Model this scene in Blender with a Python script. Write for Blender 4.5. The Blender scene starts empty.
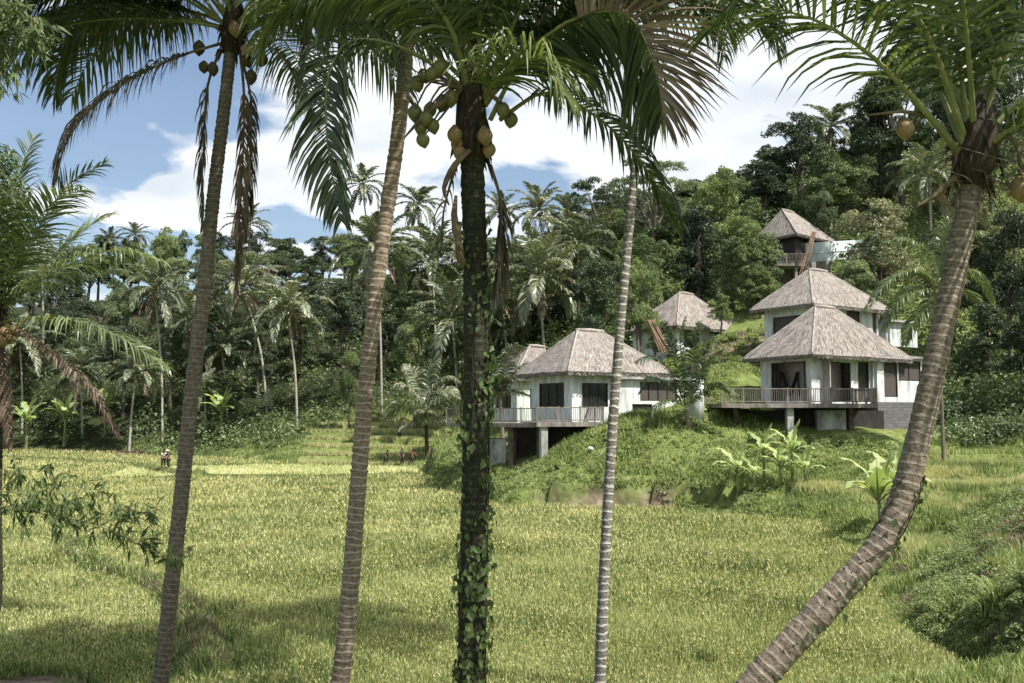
import bpy, math, random
import numpy as np
from mathutils import Vector
random.seed(7); RNG = np.random.default_rng(11)
R = math.radians
SC = bpy.context.scene
COL = SC.collection
# ------------------------------------------------------------------ camera geometry
F = 995.6; CX, CY = 512.0, 341.5; HC = 5.5; HOR = 410.0
TH = math.atan((HOR-CY)/F)
def P(px, py, d):
    """world point at forward distance d (world Y) seen towards px,py"""
    x = (px-CX)/F; y = (CY-py)/F
    dy = math.cos(TH)-y*math.sin(TH); dz = math.sin(TH)+y*math.cos(TH)
    t = d/dy
    return np.array([x*t, d, HC+dz*t])
def G0(px, py):
    """point of the level z=0 towards px,py"""
    x = (px-CX)/F; y = (CY-py)/F
    dy = math.cos(TH)-y*math.sin(TH); dz = math.sin(TH)+y*math.cos(TH)
    t = -HC/dz
    return (x*t, dy*t)
# ------------------------------------------------------------------ mesh helpers
def mesh_np(name, verts, quads=None, tris=None, mats=(), qm=None, tm=None, smooth=False, uv=None):
    verts = np.asarray(verts, dtype=np.float32).reshape(-1, 3)
    me = bpy.data.meshes.new(name)
    nq = 0 if quads is None else len(quads); nt = 0 if tris is None else len(tris)
    parts = []
    if nq: parts.append(np.asarray(quads, dtype=np.int32).ravel())
    if nt: parts.append(np.asarray(tris, dtype=np.int32).ravel())
    li = np.concatenate(parts)
    ls = np.concatenate([np.arange(nq)*4, nq*4+np.arange(nt)*3]).astype(np.int32)
    me.vertices.add(len(verts)); me.vertices.foreach_set('co', verts.ravel())
    me.loops.add(len(li)); me.loops.foreach_set('vertex_index', li)
    me.polygons.add(nq+nt); me.polygons.foreach_set('loop_start', ls)
    for m in mats: me.materials.append(m)
    if qm is not None or tm is not None:
        mi = np.concatenate([np.zeros(nq, int) if qm is None else np.broadcast_to(qm, nq),
                             np.zeros(nt, int) if tm is None else np.broadcast_to(tm, nt)]).astype(np.int32)
        me.polygons.foreach_set('material_index', mi)
    me.polygons.foreach_set('use_smooth', np.full(nq+nt, smooth, dtype=bool))
    if uv is not None:
        l = me.uv_layers.new(name='UVMap'); l.data.foreach_set('uv', np.asarray(uv, dtype=np.float32)[li].ravel())
    me.update(calc_edges=True)
    return me
class MB:
    """collects geometry for ONE mesh object"""
    def __init__(s): s.v = []; s.q = []; s.t = []; s.qm = []; s.tm = []; s.uv = []; s.n = 0
    def add(s, v, q=None, t=None, m=0, uv=None):
        v = np.asarray(v, float).reshape(-1, 3)
        if q is not None and len(q): q = np.asarray(q, int); s.q.append(q+s.n); s.qm.append(np.full(len(q), m))
        if t is not None and len(t): t = np.asarray(t, int); s.t.append(t+s.n); s.tm.append(np.full(len(t), m))
        s.uv.append(np.zeros((len(v), 2)) if uv is None else np.asarray(uv, float))
        s.v.append(v); s.n += len(v)
    def box(s, c, ux, uy, uz, m=0):
        """c centre, ux,uy,uz half axes"""
        c, ux, uy, uz = map(lambda a: np.asarray(a, float), (c, ux, uy, uz))
        v = [c+a*ux+b*uy+e*uz for e in (-1, 1) for b in (-1, 1) for a in (-1, 1)]
        s.add(v, [(0, 2, 3, 1), (4, 5, 7, 6), (0, 1, 5, 4), (2, 6, 7, 3), (0, 4, 6, 2), (1, 3, 7, 5)], m=m)
    def bar(s, a, b, w, h, m=0):
        a = np.asarray(a, float); b = np.asarray(b, float); d = b-a; L = np.linalg.norm(d); d = d/L
        up = np.array([0, 0, 1.]) if abs(d[2]) < .9 else np.array([1., 0, 0])
        x = np.cross(d, up); x /= np.linalg.norm(x); y = np.cross(x, d)
        s.box((a+b)/2, d*L/2, x*w/2, y*h/2, m)
    def tube(s, pts, rad, n=8, m=0, vscale=1.0, cap=True):
        pts = np.asarray(pts, float); rad = np.broadcast_to(np.asarray(rad, float), len(pts)).copy()
        T = np.gradient(pts, axis=0); T /= np.linalg.norm(T, axis=1)[:, None]+1e-9
        ref = np.array([1., 0, 0]) if abs(T[0][0]) < .8 else np.array([0, 1., 0])
        X = ref-T[0]*ref.dot(T[0]); X /= np.linalg.norm(X)
        al = np.concatenate([[0], np.cumsum(np.linalg.norm(np.diff(pts, axis=0), axis=1))])
        vs = []; uv = []; ang = np.linspace(0, 2*math.pi, n, endpoint=False)
        for i in range(len(pts)):
            X = X-T[i]*X.dot(T[i]); X /= np.linalg.norm(X); Y = np.cross(T[i], X)
            vs.append(pts[i]+rad[i]*(np.cos(ang)[:, None]*X+np.sin(ang)[:, None]*Y))
            uv.append(np.stack([np.cos(ang)*.5, np.full(n, al[i]*vscale)], 1))
        q = []
        for i in range(len(pts)-1):
            for k in range(n): q.append((i*n+k, i*n+(k+1) % n, (i+1)*n+(k+1) % n, (i+1)*n+k))
        V = np.concatenate(vs); U = np.concatenate(uv); t = []
        if cap:
            V = np.concatenate([V, [pts[0]], [pts[-1]]]); U = np.concatenate([U, [U[0]], [U[-1]]]); b = len(V)-2; e = (len(pts)-1)*n
            for k in range(n): t.append((b, (k+1) % n, k)); t.append((b+1, e+k, e+(k+1) % n))
        s.add(V, q, t, m, U)
    def mesh(s, name, mats, smooth=False):
        V = np.concatenate(s.v)
        q = np.concatenate(s.q) if s.q else None; t = np.concatenate(s.t) if s.t else None
        return mesh_np(name, V, q, t, mats, np.concatenate(s.qm) if s.q else None, np.concatenate(s.tm) if s.t else None, smooth, np.concatenate(s.uv))
    def build(s, name, mats, parent=None, smooth=False):
        if not isinstance(mats, (list, tuple)): mats = [mats]
        return link(name, s.mesh(name, mats, smooth), parent)
def link(name, me, parent=None):
    o = bpy.data.objects.new(name, me); COL.objects.link(o)
    if parent is not None: o.parent = parent
    return o
def tag(o, label, cat, group=None, kind=None):
    if label: o['label'] = label
    if cat: o['category'] = cat
    if group: o['group'] = group
    if kind: o['kind'] = kind
    return o
def thing(name, loc=(0, 0, 0), label=None, cat=None, group=None, rz=0, scale=(1, 1, 1)):
    o = bpy.data.objects.new(name, None); COL.objects.link(o); o.location = tuple(map(float, loc)); o.rotation_euler = (0, 0, rz); o.scale = scale
    o.empty_display_size = .3
    return tag(o, label, cat, group)
def rebase(root, objs):
    """children modelled in world space hang under an Empty that stands at the thing's base"""
    for o in objs:
        o.matrix_parent_inverse.identity(); o.location = -root.location
def spline(pts, n):
    """Catmull-Rom through pts"""
    p = np.asarray(pts, float); p = np.concatenate([[2*p[0]-p[1]], p, [2*p[-1]-p[-2]]])
    k = len(p)-3; u = np.linspace(0, k-1e-6, n); i = u.astype(int); t = (u-i)[:, None]
    a, b, c, d = p[i], p[i+1], p[i+2], p[i+3]
    return .5*((2*b)+(c-a)*t+(2*a-5*b+4*c-d)*t*t+(3*b-a-3*c+d)*t**3)
# ------------------------------------------------------------------ materials
def nmat(name):
    m = bpy.data.materials.new(name); m.use_nodes = True; nt = m.node_tree; nt.nodes.clear()
    return m, nt, nt.nodes, nt.links
def ramp(N, stops):
    r = N.new('ShaderNodeValToRGB'); e = r.color_ramp.elements
    while len(e) < len(stops): e.new(.5)
    for x, (p, c) in zip(e, stops): x.position = p; x.color = (*c, 1)
    return r
def leaf_mat(name, cols, trans=.25, rough=.5, noise=.25, spec=.35, tcol=1.4, ob=.45, sat=.20):
    """cols: list of (pos,rgb); picked per leaf, shifted by slow noise and by object"""
    ds = lambda c, k=sat: tuple(v*(1-k)+k*(c[0]*.3+c[1]*.6+c[2]*.1) for v in c)
    cols = [(p, ds(c)) for p, c in cols]
    m, nt, N, L = nmat(name)
    geo = N.new('ShaderNodeNewGeometry'); oi = N.new('ShaderNodeObjectInfo')
    nz = N.new('ShaderNodeTexNoise'); nz.inputs['Scale'].default_value = noise; nz.inputs['Detail'].default_value = 3
    L.new(geo.outputs['Position'], nz.inputs['Vector'])
    a = N.new('ShaderNodeMath'); a.operation = 'MULTIPLY_ADD'; L.new(nz.outputs['Fac'], a.inputs[0]); a.inputs[1].default_value = 1.5; a.inputs[2].default_value = -.75
    b = N.new('ShaderNodeMath'); b.operation = 'MULTIPLY_ADD'; L.new(geo.outputs['Random Per Island'], b.inputs[0]); b.inputs[1].default_value = .55; L.new(a.outputs[0], b.inputs[2])
    c = N.new('ShaderNodeMath'); c.operation = 'MULTIPLY_ADD'; L.new(oi.outputs['Random'], c.inputs[0]); c.inputs[1].default_value = ob; L.new(b.outputs[0], c.inputs[2])
    if ob == 0: c.inputs[0].default_value = 0; b.inputs[1].default_value = .95
    rp = ramp(N, cols); L.new(c.outputs[0], rp.inputs[0])
    bs = N.new('ShaderNodeBsdfPrincipled'); bs.inputs['Roughness'].default_value = rough; bs.inputs['Specular IOR Level'].default_value = spec
    L.new(rp.outputs[0], bs.inputs['Base Color'])
    tr = N.new('ShaderNodeBsdfTranslucent'); mx = N.new('ShaderNodeMix'); mx.data_type = 'RGBA'; mx.blend_type = 'MULTIPLY'; mx.inputs[0].default_value = 1
    L.new(rp.outputs[0], mx.inputs[6]); mx.inputs[7].default_value = (tcol, tcol*1.05, tcol*.6, 1); L.new(mx.outputs[2], tr.inputs['Color'])
    ms = N.new('ShaderNodeMixShader'); ms.inputs[0].default_value = trans
    L.new(bs.outputs[0], ms.inputs[1]); L.new(tr.outputs[0], ms.inputs[2])
    o = N.new('ShaderNodeOutputMaterial'); L.new(ms.outputs[0], o.inputs[0])
    return m
def noise_mat(name, cols, scale=(4, 4, 4), detail=6, rough=.85, bump=.3, dist=.02, coord='Object', spec=.2, ndist=0.0):
    m, nt, N, L = nmat(name)
    tc = N.new('ShaderNodeTexCoord'); mp = N.new('ShaderNodeMapping'); mp.inputs['Scale'].default_value = scale
    L.new(tc.outputs[coord], mp.inputs[0])
    nz = N.new('ShaderNodeTexNoise'); nz.inputs['Scale'].default_value = 1; nz.inputs['Detail'].default_value = detail; nz.inputs['Roughness'].default_value = .65; nz.inputs['Distortion'].default_value = ndist
    L.new(mp.outputs[0], nz.inputs['Vector'])
    rp = ramp(N, cols); L.new(nz.outputs['Fac'], rp.inputs[0])
    bs = N.new('ShaderNodeBsdfPrincipled'); bs.inputs['Roughness'].default_value = rough; bs.inputs['Specular IOR Level'].default_value = spec
    L.new(rp.outputs[0], bs.inputs['Base Color'])
    bp = N.new('ShaderNodeBump'); bp.inputs['Strength'].default_value = bump; bp.inputs['Distance'].default_value = dist
    L.new(nz.outputs['Fac'], bp.inputs['Height']); L.new(bp.outputs[0], bs.inputs['Normal'])
    o = N.new('ShaderNodeOutputMaterial'); L.new(bs.outputs[0], o.inputs[0])
    return m
def bark_mat(name, dark, mid, light, ring=.11, ringamt=.8, rv=.5):
    m, nt, N, L = nmat(name)
    uv = N.new('ShaderNodeUVMap'); sx = N.new('ShaderNodeSeparateXYZ'); L.new(uv.outputs[0], sx.inputs[0])
    tc = N.new('ShaderNodeTexCoord')
    n1 = N.new('ShaderNodeTexNoise'); n1.inputs['Scale'].default_value = 3.5; n1.inputs['Detail'].default_value = 4; L.new(tc.outputs['Object'], n1.inputs['Vector'])
    n2 = N.new('ShaderNodeTexNoise'); n2.inputs['Scale'].default_value = 16; n2.inputs['Detail'].default_value = 6; n2.inputs['Roughness'].default_value = .7; L.new(tc.outputs['Object'], n2.inputs['Vector'])
    md = N.new('ShaderNodeMath'); md.operation = 'MULTIPLY_ADD'; L.new(n1.outputs['Fac'], md.inputs[0]); md.inputs[1].default_value = ring*1.3; L.new(sx.outputs['Y'], md.inputs[2])
    dv = N.new('ShaderNodeMath'); dv.operation = 'DIVIDE'; L.new(md.outputs[0], dv.inputs[0]); dv.inputs[1].default_value = ring
    fr = N.new('ShaderNodeMath'); fr.operation = 'FRACT'; L.new(dv.outputs[0], fr.inputs[0])
    rr = ramp(N, [(0, (1, 1, 1)), (.14, (.75, .75, .75)), (.3, (.12, .12, .12)), (.7, (.3, .3, .3)), (.93, (.0, .0, .0)), (1, (1, 1, 1))]); L.new(fr.outputs[0], rr.inputs[0])
    mm = N.new('ShaderNodeMath'); mm.operation = 'MULTIPLY'; L.new(rr.outputs[0], mm.inputs[0]); mm.inputs[1].default_value = ringamt*.55
    ad = N.new('ShaderNodeMath'); ad.operation = 'MULTIPLY_ADD'; L.new(n2.outputs['Fac'], ad.inputs[0]); ad.inputs[1].default_value = 1.3; ad.inputs[2].default_value = -.38
    ad2 = N.new('ShaderNodeMath'); ad2.operation = 'ADD'; L.new(ad.outputs[0], ad2.inputs[0]); L.new(mm.outputs[0], ad2.inputs[1])
    rp = ramp(N, [(.1, dark), (.45, mid), (.95, light)]); L.new(ad2.outputs[0], rp.inputs[0])
    bs = N.new('ShaderNodeBsdfPrincipled'); bs.inputs['Roughness'].default_value = .85; bs.inputs['Specular IOR Level'].default_value = .2
    L.new(rp.outputs[0], bs.inputs['Base Color'])
    bp = N.new('ShaderNodeBump'); bp.inputs['Strength'].default_value = .8; bp.inputs['Distance'].default_value = .02; L.new(ad2.outputs[0], bp.inputs['Height']); L.new(bp.outputs[0], bs.inputs['Normal'])
    o = N.new('ShaderNodeOutputMaterial'); L.new(bs.outputs[0], o.inputs[0])
    return m
M = {}
M['rice'] = leaf_mat('rice_blades', [(0, (.045, .075, .018)), (.3, (.145, .195, .052)), (.6, (.29, .34, .11)), (1, (.49, .49, .22))], .3, .6, .22, .2, ob=0, sat=.12)
M['rice_pale'] = leaf_mat('ripe_rice_blades', [(0, (.42, .45, .18)), (.4, (.60, .61, .30)), (1, (.78, .75, .46))], .3, .6, .15, .2, ob=0, sat=0)
M['rice_gold'] = leaf_mat('golden_rice_blades', [(0, (.22, .26, .08)), (.4, (.42, .42, .15)), (1, (.62, .58, .28))], .3, .6, .15, .2, ob=0)
M['ears'] = leaf_mat('rice_ears', [(0, (.30, .31, .10)), (.5, (.46, .44, .18)), (1, (.62, .57, .28))], .25, .6, .15, .2, ob=0, sat=.05)
M['grass'] = leaf_mat('grass_blades', [(0, (.05, .09, .018)), (.35, (.15, .22, .045)), (.7, (.29, .35, .085)), (1, (.46, .45, .19))], .3, .6, .45, .2, ob=0, sat=.2)
M['weed'] = leaf_mat('weed_leaves', [(0, (.08, .13, .025)), (.4, (.20, .27, .06)), (1, (.38, .42, .15))], .3, .5, .4, .3, ob=0, sat=.2)
M['dry'] = leaf_mat('dry_grass_blades', [(0, (.10, .07, .04)), (.5, (.21, .16, .10)), (1, (.33, .28, .18))], .15, .8, .5, .1)
M['leafA'] = leaf_mat('forest_leaves', [(0, (0.0261, 0.0479, 0.0188)), (0.35, (0.0653, 0.1044, 0.0377)), (0.7, (0.1377, 0.1958, 0.0667)), (1, (0.2465, 0.2972, 0.1232))], .22, .42, .12, .4)
M['leafB'] = leaf_mat('bright_forest_leaves', [(0, (0.054, 0.0878, 0.0243)), (0.4, (0.135, 0.1958, 0.0567)), (0.75, (0.2295, 0.297, 0.0878)), (1, (0.3375, 0.3915, 0.1485))], .28, .45, .2, .35)
M['leafC'] = leaf_mat('dark_forest_leaves', [(0, (0.018, 0.033, 0.015)), (0.4, (0.042, 0.069, 0.03)), (0.8, (0.0825, 0.12, 0.048)), (1, (0.165, 0.21, 0.09))], .2, .4, .15, .4)
M['leafF'] = leaf_mat('flowering_leaves', [(0, (.05, .08, .025)), (.45, (.13, .17, .06)), (.7, (.26, .27, .13)), (1, (.5, .45, .30))], .2, .5, .35, .3)
M['under'] = leaf_mat('undergrowth_leaves', [(0, (0.0243, 0.0459, 0.0162)), (0.4, (0.0743, 0.1188, 0.0378)), (0.8, (0.162, 0.216, 0.0675)), (1, (0.2835, 0.3375, 0.135))], .25, .45, .25, .35)
M['palmfar'] = leaf_mat('far_palm_leaflets', [(0, (0.0481, 0.0693, 0.0289)), (0.4, (0.1154, 0.1443, 0.0693)), (0.8, (0.2116, 0.2309, 0.1251)), (1, (0.3078, 0.3175, 0.1924))], .2, .38, .1, .6)
M['palm'] = leaf_mat('palm_leaflets', [(0, (.022, .042, .014)), (.4, (.045, .078, .022)), (.8, (.085, .13, .035)), (1, (.17, .20, .06))], .25, .35, .5, .55)
M['palmlight'] = leaf_mat('light_palm_leaflets', [(0, (.05, .09, .02)), (.5, (.12, .17, .045)), (1, (.26, .29, .10))], .3, .35, .6, .5)
M['palmdead'] = leaf_mat('withered_palm_leaflets', [(0, (.07, .045, .028)), (.5, (.17, .115, .075)), (1, (.33, .25, .18))], .12, .6, .8, .2)
M['palmdark'] = leaf_mat('dry_hanging_palm_leaflets', [(0, (.03, .026, .018)), (.5, (.075, .062, .042)), (1, (.17, .14, .09))], .12, .6, .8, .2)
M['banana'] = leaf_mat('banana_leaf', [(0, (.10, .19, .04)), (.5, (.22, .33, .07)), (1, (.42, .50, .17))], .35, .4, .5, .4)
M['bamboo'] = leaf_mat('bamboo_leaf', [(0, (.035, .07, .015)), (.5, (.08, .13, .03)), (1, (.15, .20, .06))], .3, .45, .8, .3)
M['vine'] = leaf_mat('vine_leaf', [(0, (.03, .06, .014)), (.5, (.07, .12, .026)), (1, (.13, .19, .05))], .25, .4, 3.0, .4)
M['rachis'] = noise_mat('frond_stalk', [(.3, (.10, .11, .04)), (.7, (.24, .25, .10))], (3, 3, 3), rough=.5, bump=.1, spec=.4)
M['rachisdead'] = noise_mat('dry_frond_stalk', [(.3, (.06, .045, .03)), (.7, (.20, .15, .10))], (5, 5, 5))
M['bark1'] = bark_mat('palm_bark_brown', (.06, .05, .04), (.185, .155, .125), (.38, .34, .285), .085, .5)
M['bark2'] = bark_mat('palm_bark_ringed', (.09, .068, .05), (.27, .21, .16), (.52, .45, .37), .12, .85)
M['bark3'] = bark_mat('palm_bark_mossy', (.012, .014, .008), (.04, .04, .024), (.17, .165, .12), .10, .35)
M['bark4'] = bark_mat('palm_bark_pale', (.07, .065, .055), (.20, .185, .16), (.60, .57, .52), .15, 1.0)
M['bark5'] = bark_mat('palm_bark_leaning', (.06, .047, .036), (.22, .18, .14), (.44, .39, .32), .12, .6)
M['barkfar'] = noise_mat('far_palm_bark', [(.3, (.22, .20, .17)), (.7, (.45, .42, .37))], (2, 2, 6))
M['wood'] = noise_mat('tree_bark', [(.3, (.05, .042, .033)), (.7, (.20, .175, .145))], (2, 2, 1))
M['fibre'] = noise_mat('palm_fibre', [(.3, (.012, .009, .007)), (.55, (.045, .034, .023)), (.8, (.13, .10, .07))], (12, 12, 4), bump=.8)
M['nut'] = noise_mat('coconut_husk', [(.3, (.07, .075, .025)), (.7, (.20, .20, .075))], (6, 6, 6), rough=.5, bump=.1, spec=.4)
M['nutdark'] = noise_mat('dark_brown_coconut_husk', [(.3, (.035, .028, .018)), (.7, (.10, .085, .045))], (6, 6, 6))  # darker, browner husk tone
M['nutbrown'] = noise_mat('ripe_coconut_husk', [(.3, (.13, .085, .045)), (.7, (.32, .23, .12))], (6, 6, 6), rough=.6, bump=.1)
def wallmat():
    m, nt, N, L = nmat('weathered_white_paint')
    tc = N.new('ShaderNodeTexCoord'); mp = N.new('ShaderNodeMapping'); mp.inputs['Scale'].default_value = (1.6, 1.6, .35); L.new(tc.outputs['Object'], mp.inputs[0])
    nz = N.new('ShaderNodeTexNoise'); nz.inputs['Scale'].default_value = 1.3; nz.inputs['Detail'].default_value = 9; nz.inputs['Roughness'].default_value = .72; L.new(mp.outputs[0], nz.inputs['Vector'])
    rp = ramp(N, [(.33, (.17, .18, .155)), (.46, (.46, .49, .47)), (.6, (.66, .69, .68)), (1, (.72, .75, .75))]); L.new(nz.outputs['Fac'], rp.inputs[0])
    bs = N.new('ShaderNodeBsdfPrincipled'); bs.inputs['Roughness'].default_value = .8; L.new(rp.outputs[0], bs.inputs['Base Color'])
    bp = N.new('ShaderNodeBump'); bp.inputs['Strength'].default_value = .25; bp.inputs['Distance'].default_value = .02; L.new(nz.outputs['Fac'], bp.inputs['Height']); L.new(bp.outputs[0], bs.inputs['Normal'])
    o = N.new('ShaderNodeOutputMaterial'); L.new(bs.outputs[0], o.inputs[0]); return m
M['wall'] = wallmat()
def thatchmat():
    m, nt, N, L = nmat('weathered_thatch')
    uv = N.new('ShaderNodeUVMap')
    def nz(scale, det, dist=0):
        mp = N.new('ShaderNodeMapping'); mp.inputs['Scale'].default_value = scale; L.new(uv.outputs[0], mp.inputs[0])
        n = N.new('ShaderNodeTexNoise'); n.inputs['Scale'].default_value = 1; n.inputs['Detail'].default_value = det; n.inputs['Roughness'].default_value = .7; n.inputs['Distortion'].default_value = dist
        L.new(mp.outputs[0], n.inputs['Vector']); return n
    a = nz((9, 1.6, 1), 6, .8); b = nz((.8, .8, 1), 4); c = nz((1.2, 7, 1), 4, .5)
    s1 = N.new('ShaderNodeMath'); s1.operation = 'MULTIPLY_ADD'; L.new(a.outputs['Fac'], s1.inputs[0]); s1.inputs[1].default_value = 1.9; s1.inputs[2].default_value = -.8
    s2 = N.new('ShaderNodeMath'); s2.operation = 'MULTIPLY_ADD'; L.new(b.outputs['Fac'], s2.inputs[0]); s2.inputs[1].default_value = .6; L.new(s1.outputs[0], s2.inputs[2])
    s3 = N.new('ShaderNodeMath'); s3.operation = 'MULTIPLY_ADD'; L.new(c.outputs['Fac'], s3.inputs[0]); s3.inputs[1].default_value = .5; L.new(s2.outputs[0], s3.inputs[2])
    rp = ramp(N, [(.28, (.05, .042, .037)), (.45, (.185, .16, .143)), (.72, (.32, .285, .26)), (1, (.46, .425, .39))]); L.new(s3.outputs[0], rp.inputs[0])
    bs = N.new('ShaderNodeBsdfPrincipled'); bs.inputs['Roughness'].default_value = .95; bs.inputs['Specular IOR Level'].default_value = .1; L.new(rp.outputs[0], bs.inputs['Base Color'])
    bp = N.new('ShaderNodeBump'); bp.inputs['Strength'].default_value = 1; bp.inputs['Distance'].default_value = .10; L.new(s3.outputs[0], bp.inputs['Height']); L.new(bp.outputs[0], bs.inputs['Normal'])
    o = N.new('ShaderNodeOutputMaterial'); L.new(bs.outputs[0], o.inputs[0]); return m
M['thatch'] = thatchmat()
M['ridge'] = noise_mat('pale_ridge_thatch', [(.3, (.17, .15, .135)), (.7, (.40, .36, .33))], (4, 4, 4), bump=.8)
M['dark'] = noise_mat('undercroft_shade_tone', [(.3, (.02, .019, .017)), (.7, (.07, .066, .06))], (1.5, 1.5, .8))  # near-black colour standing in for the shade beneath the decks
M['straw'] = leaf_mat('thatch_straw', [(0, (.08, .068, .06)), (.5, (.20, .175, .155)), (1, (.36, .325, .295))], .1, .9, 1., .1)
M['deckwood'] = noise_mat('greyed_timber', [(.3, (.07, .062, .055)), (.5, (.19, .17, .15)), (.75, (.33, .305, .275))], (2.5, 2.5, 1.2), bump=.2)
M['concrete'] = noise_mat('stained_concrete', [(.3, (.10, .10, .09)), (.5, (.30, .30, .28)), (.7, (.50, .50, .48))], (1.2, 1.2, .8), detail=8)
def blockmat():
    m, nt, N, L = nmat('grey_blockwork')
    tc = N.new('ShaderNodeTexCoord'); br = N.new('ShaderNodeTexBrick'); br.inputs['Scale'].default_value = 1
    br.inputs['Color1'].default_value = (.085, .085, .085, 1); br.inputs['Color2'].default_value = (.13, .13, .13, 1); br.inputs['Mortar'].default_value = (.06, .06, .06, 1)
    br.inputs['Brick Width'].default_value = .45; br.inputs['Row Height'].default_value = .22; br.inputs['Mortar Size'].default_value = .015
    mp = N.new('ShaderNodeMapping'); mp.inputs['Rotation'].default_value = (R(90), 0, 0); L.new(tc.outputs['Object'], mp.inputs[0]); L.new(mp.outputs[0], br.inputs['Vector'])
    bs = N.new('ShaderNodeBsdfPrincipled'); bs.inputs['Roughness'].default_value = .9; L.new(br.outputs[0], bs.inputs['Base Color'])
    o = N.new('ShaderNodeOutputMaterial'); L.new(bs.outputs[0], o.inputs[0]); return m
M['block'] = blockmat()
def flat(name, c, rough=.6, spec=.3):
    return noise_mat(name, [(.3, tuple(x*.8 for x in c)), (.7, tuple(min(1, x*1.15) for x in c))], (3, 3, 3), rough=rough, bump=.05, spec=spec)
M['frame'] = flat('dark_brown_frame', (.035, .028, .024), .5)
M['pane'] = flat('dark_window_glass', (.022, .023, .023), .12, .5)
M['blind'] = flat('brown_timber_infill', (.075, .065, .058), .7)
M['interior'] = flat('room_wall', (.36, .325, .30), .9)
M['pipe'] = noise_mat('dry_brown_poles', [(.3, (.13, .085, .055)), (.7, (.34, .235, .16))], (3, 3, 1))
M['steel'] = noise_mat('pale_blue_painted_sheet', [(.25, (.30, .34, .34)), (.5, (.55, .62, .62)), (.8, (.66, .74, .74))], (1, 1, .6))
M['rock'] = flat('white_rock', (.42, .42, .41), .9)
M['earth'] = noise_mat('mud_and_deck_shade', [(.3, (.05, .038, .028)), (.7, (.16, .125, .095))], (3, 3, 3))  # dark earth tone; on under-deck posts it stands in for shade
M['skin'] = flat('skin', (.22, .12, .075)); M['hair'] = flat('dark_hair', (.012, .010, .008))
M['shirtw'] = flat('pale_shirt', (.5, .48, .42)); M['shirtd'] = flat('dark_shirt', (.045, .04, .05)); M['shirtr'] = flat('maroon_shirt', (.13, .04, .035))
M['trou'] = flat('dark_trousers', (.04, .038, .035)); M['hat'] = flat('straw_hat', (.40, .33, .20))
# ------------------------------------------------------------------ terrain
FIELD = [(-95, 133)]+[G0(*p) for p in [(0, 451), (118, 452), (150, 457), (200, 459), (250, 462), (300, 465), (420, 468), (426, 478), (432, 492), (470, 500), (505, 509), (560, 508), (650, 508),
         (700, 515), (760, 521), (825, 525), (848, 545), (878, 562), (890, 590), (900, 620), (935, 650), (1000, 684)]]+[(12, 18.2), (-8.6, 18.2), (-9.2, 20.8), (-14, 21.5), (-95, 19)]
FIELD = np.array(FIELD)
def poly_sd(x, y, poly):
    """signed distance, negative inside"""
    x = np.asarray(x, float); y = np.asarray(y, float); d = np.full(x.shape, 1e9); ins = np.zeros(x.shape, bool)
    for i in range(len(poly)):
        ax, ay = poly[i]; bx, by = poly[(i+1) % len(poly)]
        ex, ey = bx-ax, by-ay; t = np.clip(((x-ax)*ex+(y-ay)*ey)/(ex*ex+ey*ey), 0, 1)
        d = np.minimum(d, np.hypot(x-ax-t*ex, y-ay-t*ey))
        c = ((ay > y) != (by > y)) & (x < (bx-ax)*(y-ay)/(by-ay+1e-12)+ax); ins ^= c
    return np.where(ins, -d, d)
def line_d(x, y, pl):
    d = np.full(np.shape(x), 1e9)
    for (ax, ay), (bx, by) in zip(pl[:-1], pl[1:]):
        ex, ey = bx-ax, by-ay; t = np.clip(((x-ax)*ex+(y-ay)*ey)/(ex*ex+ey*ey+1e-9), 0, 1)
        d = np.minimum(d, np.hypot(x-ax-t*ex, y-ay-t*ey))
    return d
CT = []
for px, py, d in [(440, 470, 70), (465, 452, 74), (512, 492, 57.5), (520, 470, 62), (540, 470, 59.5), (544, 458, 62), (575, 440, 62), (600, 427, 62), (600, 452, 59), (560, 488, 56.8), (620, 476, 57.3),
                  (640, 418, 62.5), (690, 417, 63), (660, 442, 60), (700, 452, 59), (735, 434, 62), (740, 464, 58), (795, 442, 62), (800, 474, 57), (870, 443, 62), (913, 438, 64), (700, 484, 56.3),
                  (760, 492, 54), (830, 498, 50.5), (715, 392, 69), (505, 466, 64), (505, 455, 70), (560, 445, 68), (650, 410, 70), (600, 415, 72),
                  (690, 350, 87), (660, 352, 92), (740, 333, 83), (720, 375, 76), (760, 342, 82), (740, 360, 74), (850, 352, 80), (880, 352, 84), (830, 420, 68), (800, 420, 72),
                  (950, 402, 76), (950, 440, 67), (1000, 446, 65), (1040, 405, 73), (1000, 350, 88), (930, 462, 58), (1000, 462, 60), (1040, 466, 56), (930, 500, 46), (1000, 490, 47),
                  (930, 555, 34), (905, 590, 31.5), (975, 530, 36), (1024, 520, 31), (980, 566, 29), (1000, 575, 26), (1030, 590, 22), (1100, 600, 18),
                  (790, 284, 104), (760, 300, 98), (850, 275, 106), (700, 305, 104), (900, 255, 112), (1000, 250, 108), (940, 345, 90), (870, 460, 56), (890, 520, 43)]:
    CT.append(P(px, py, d))
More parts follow.
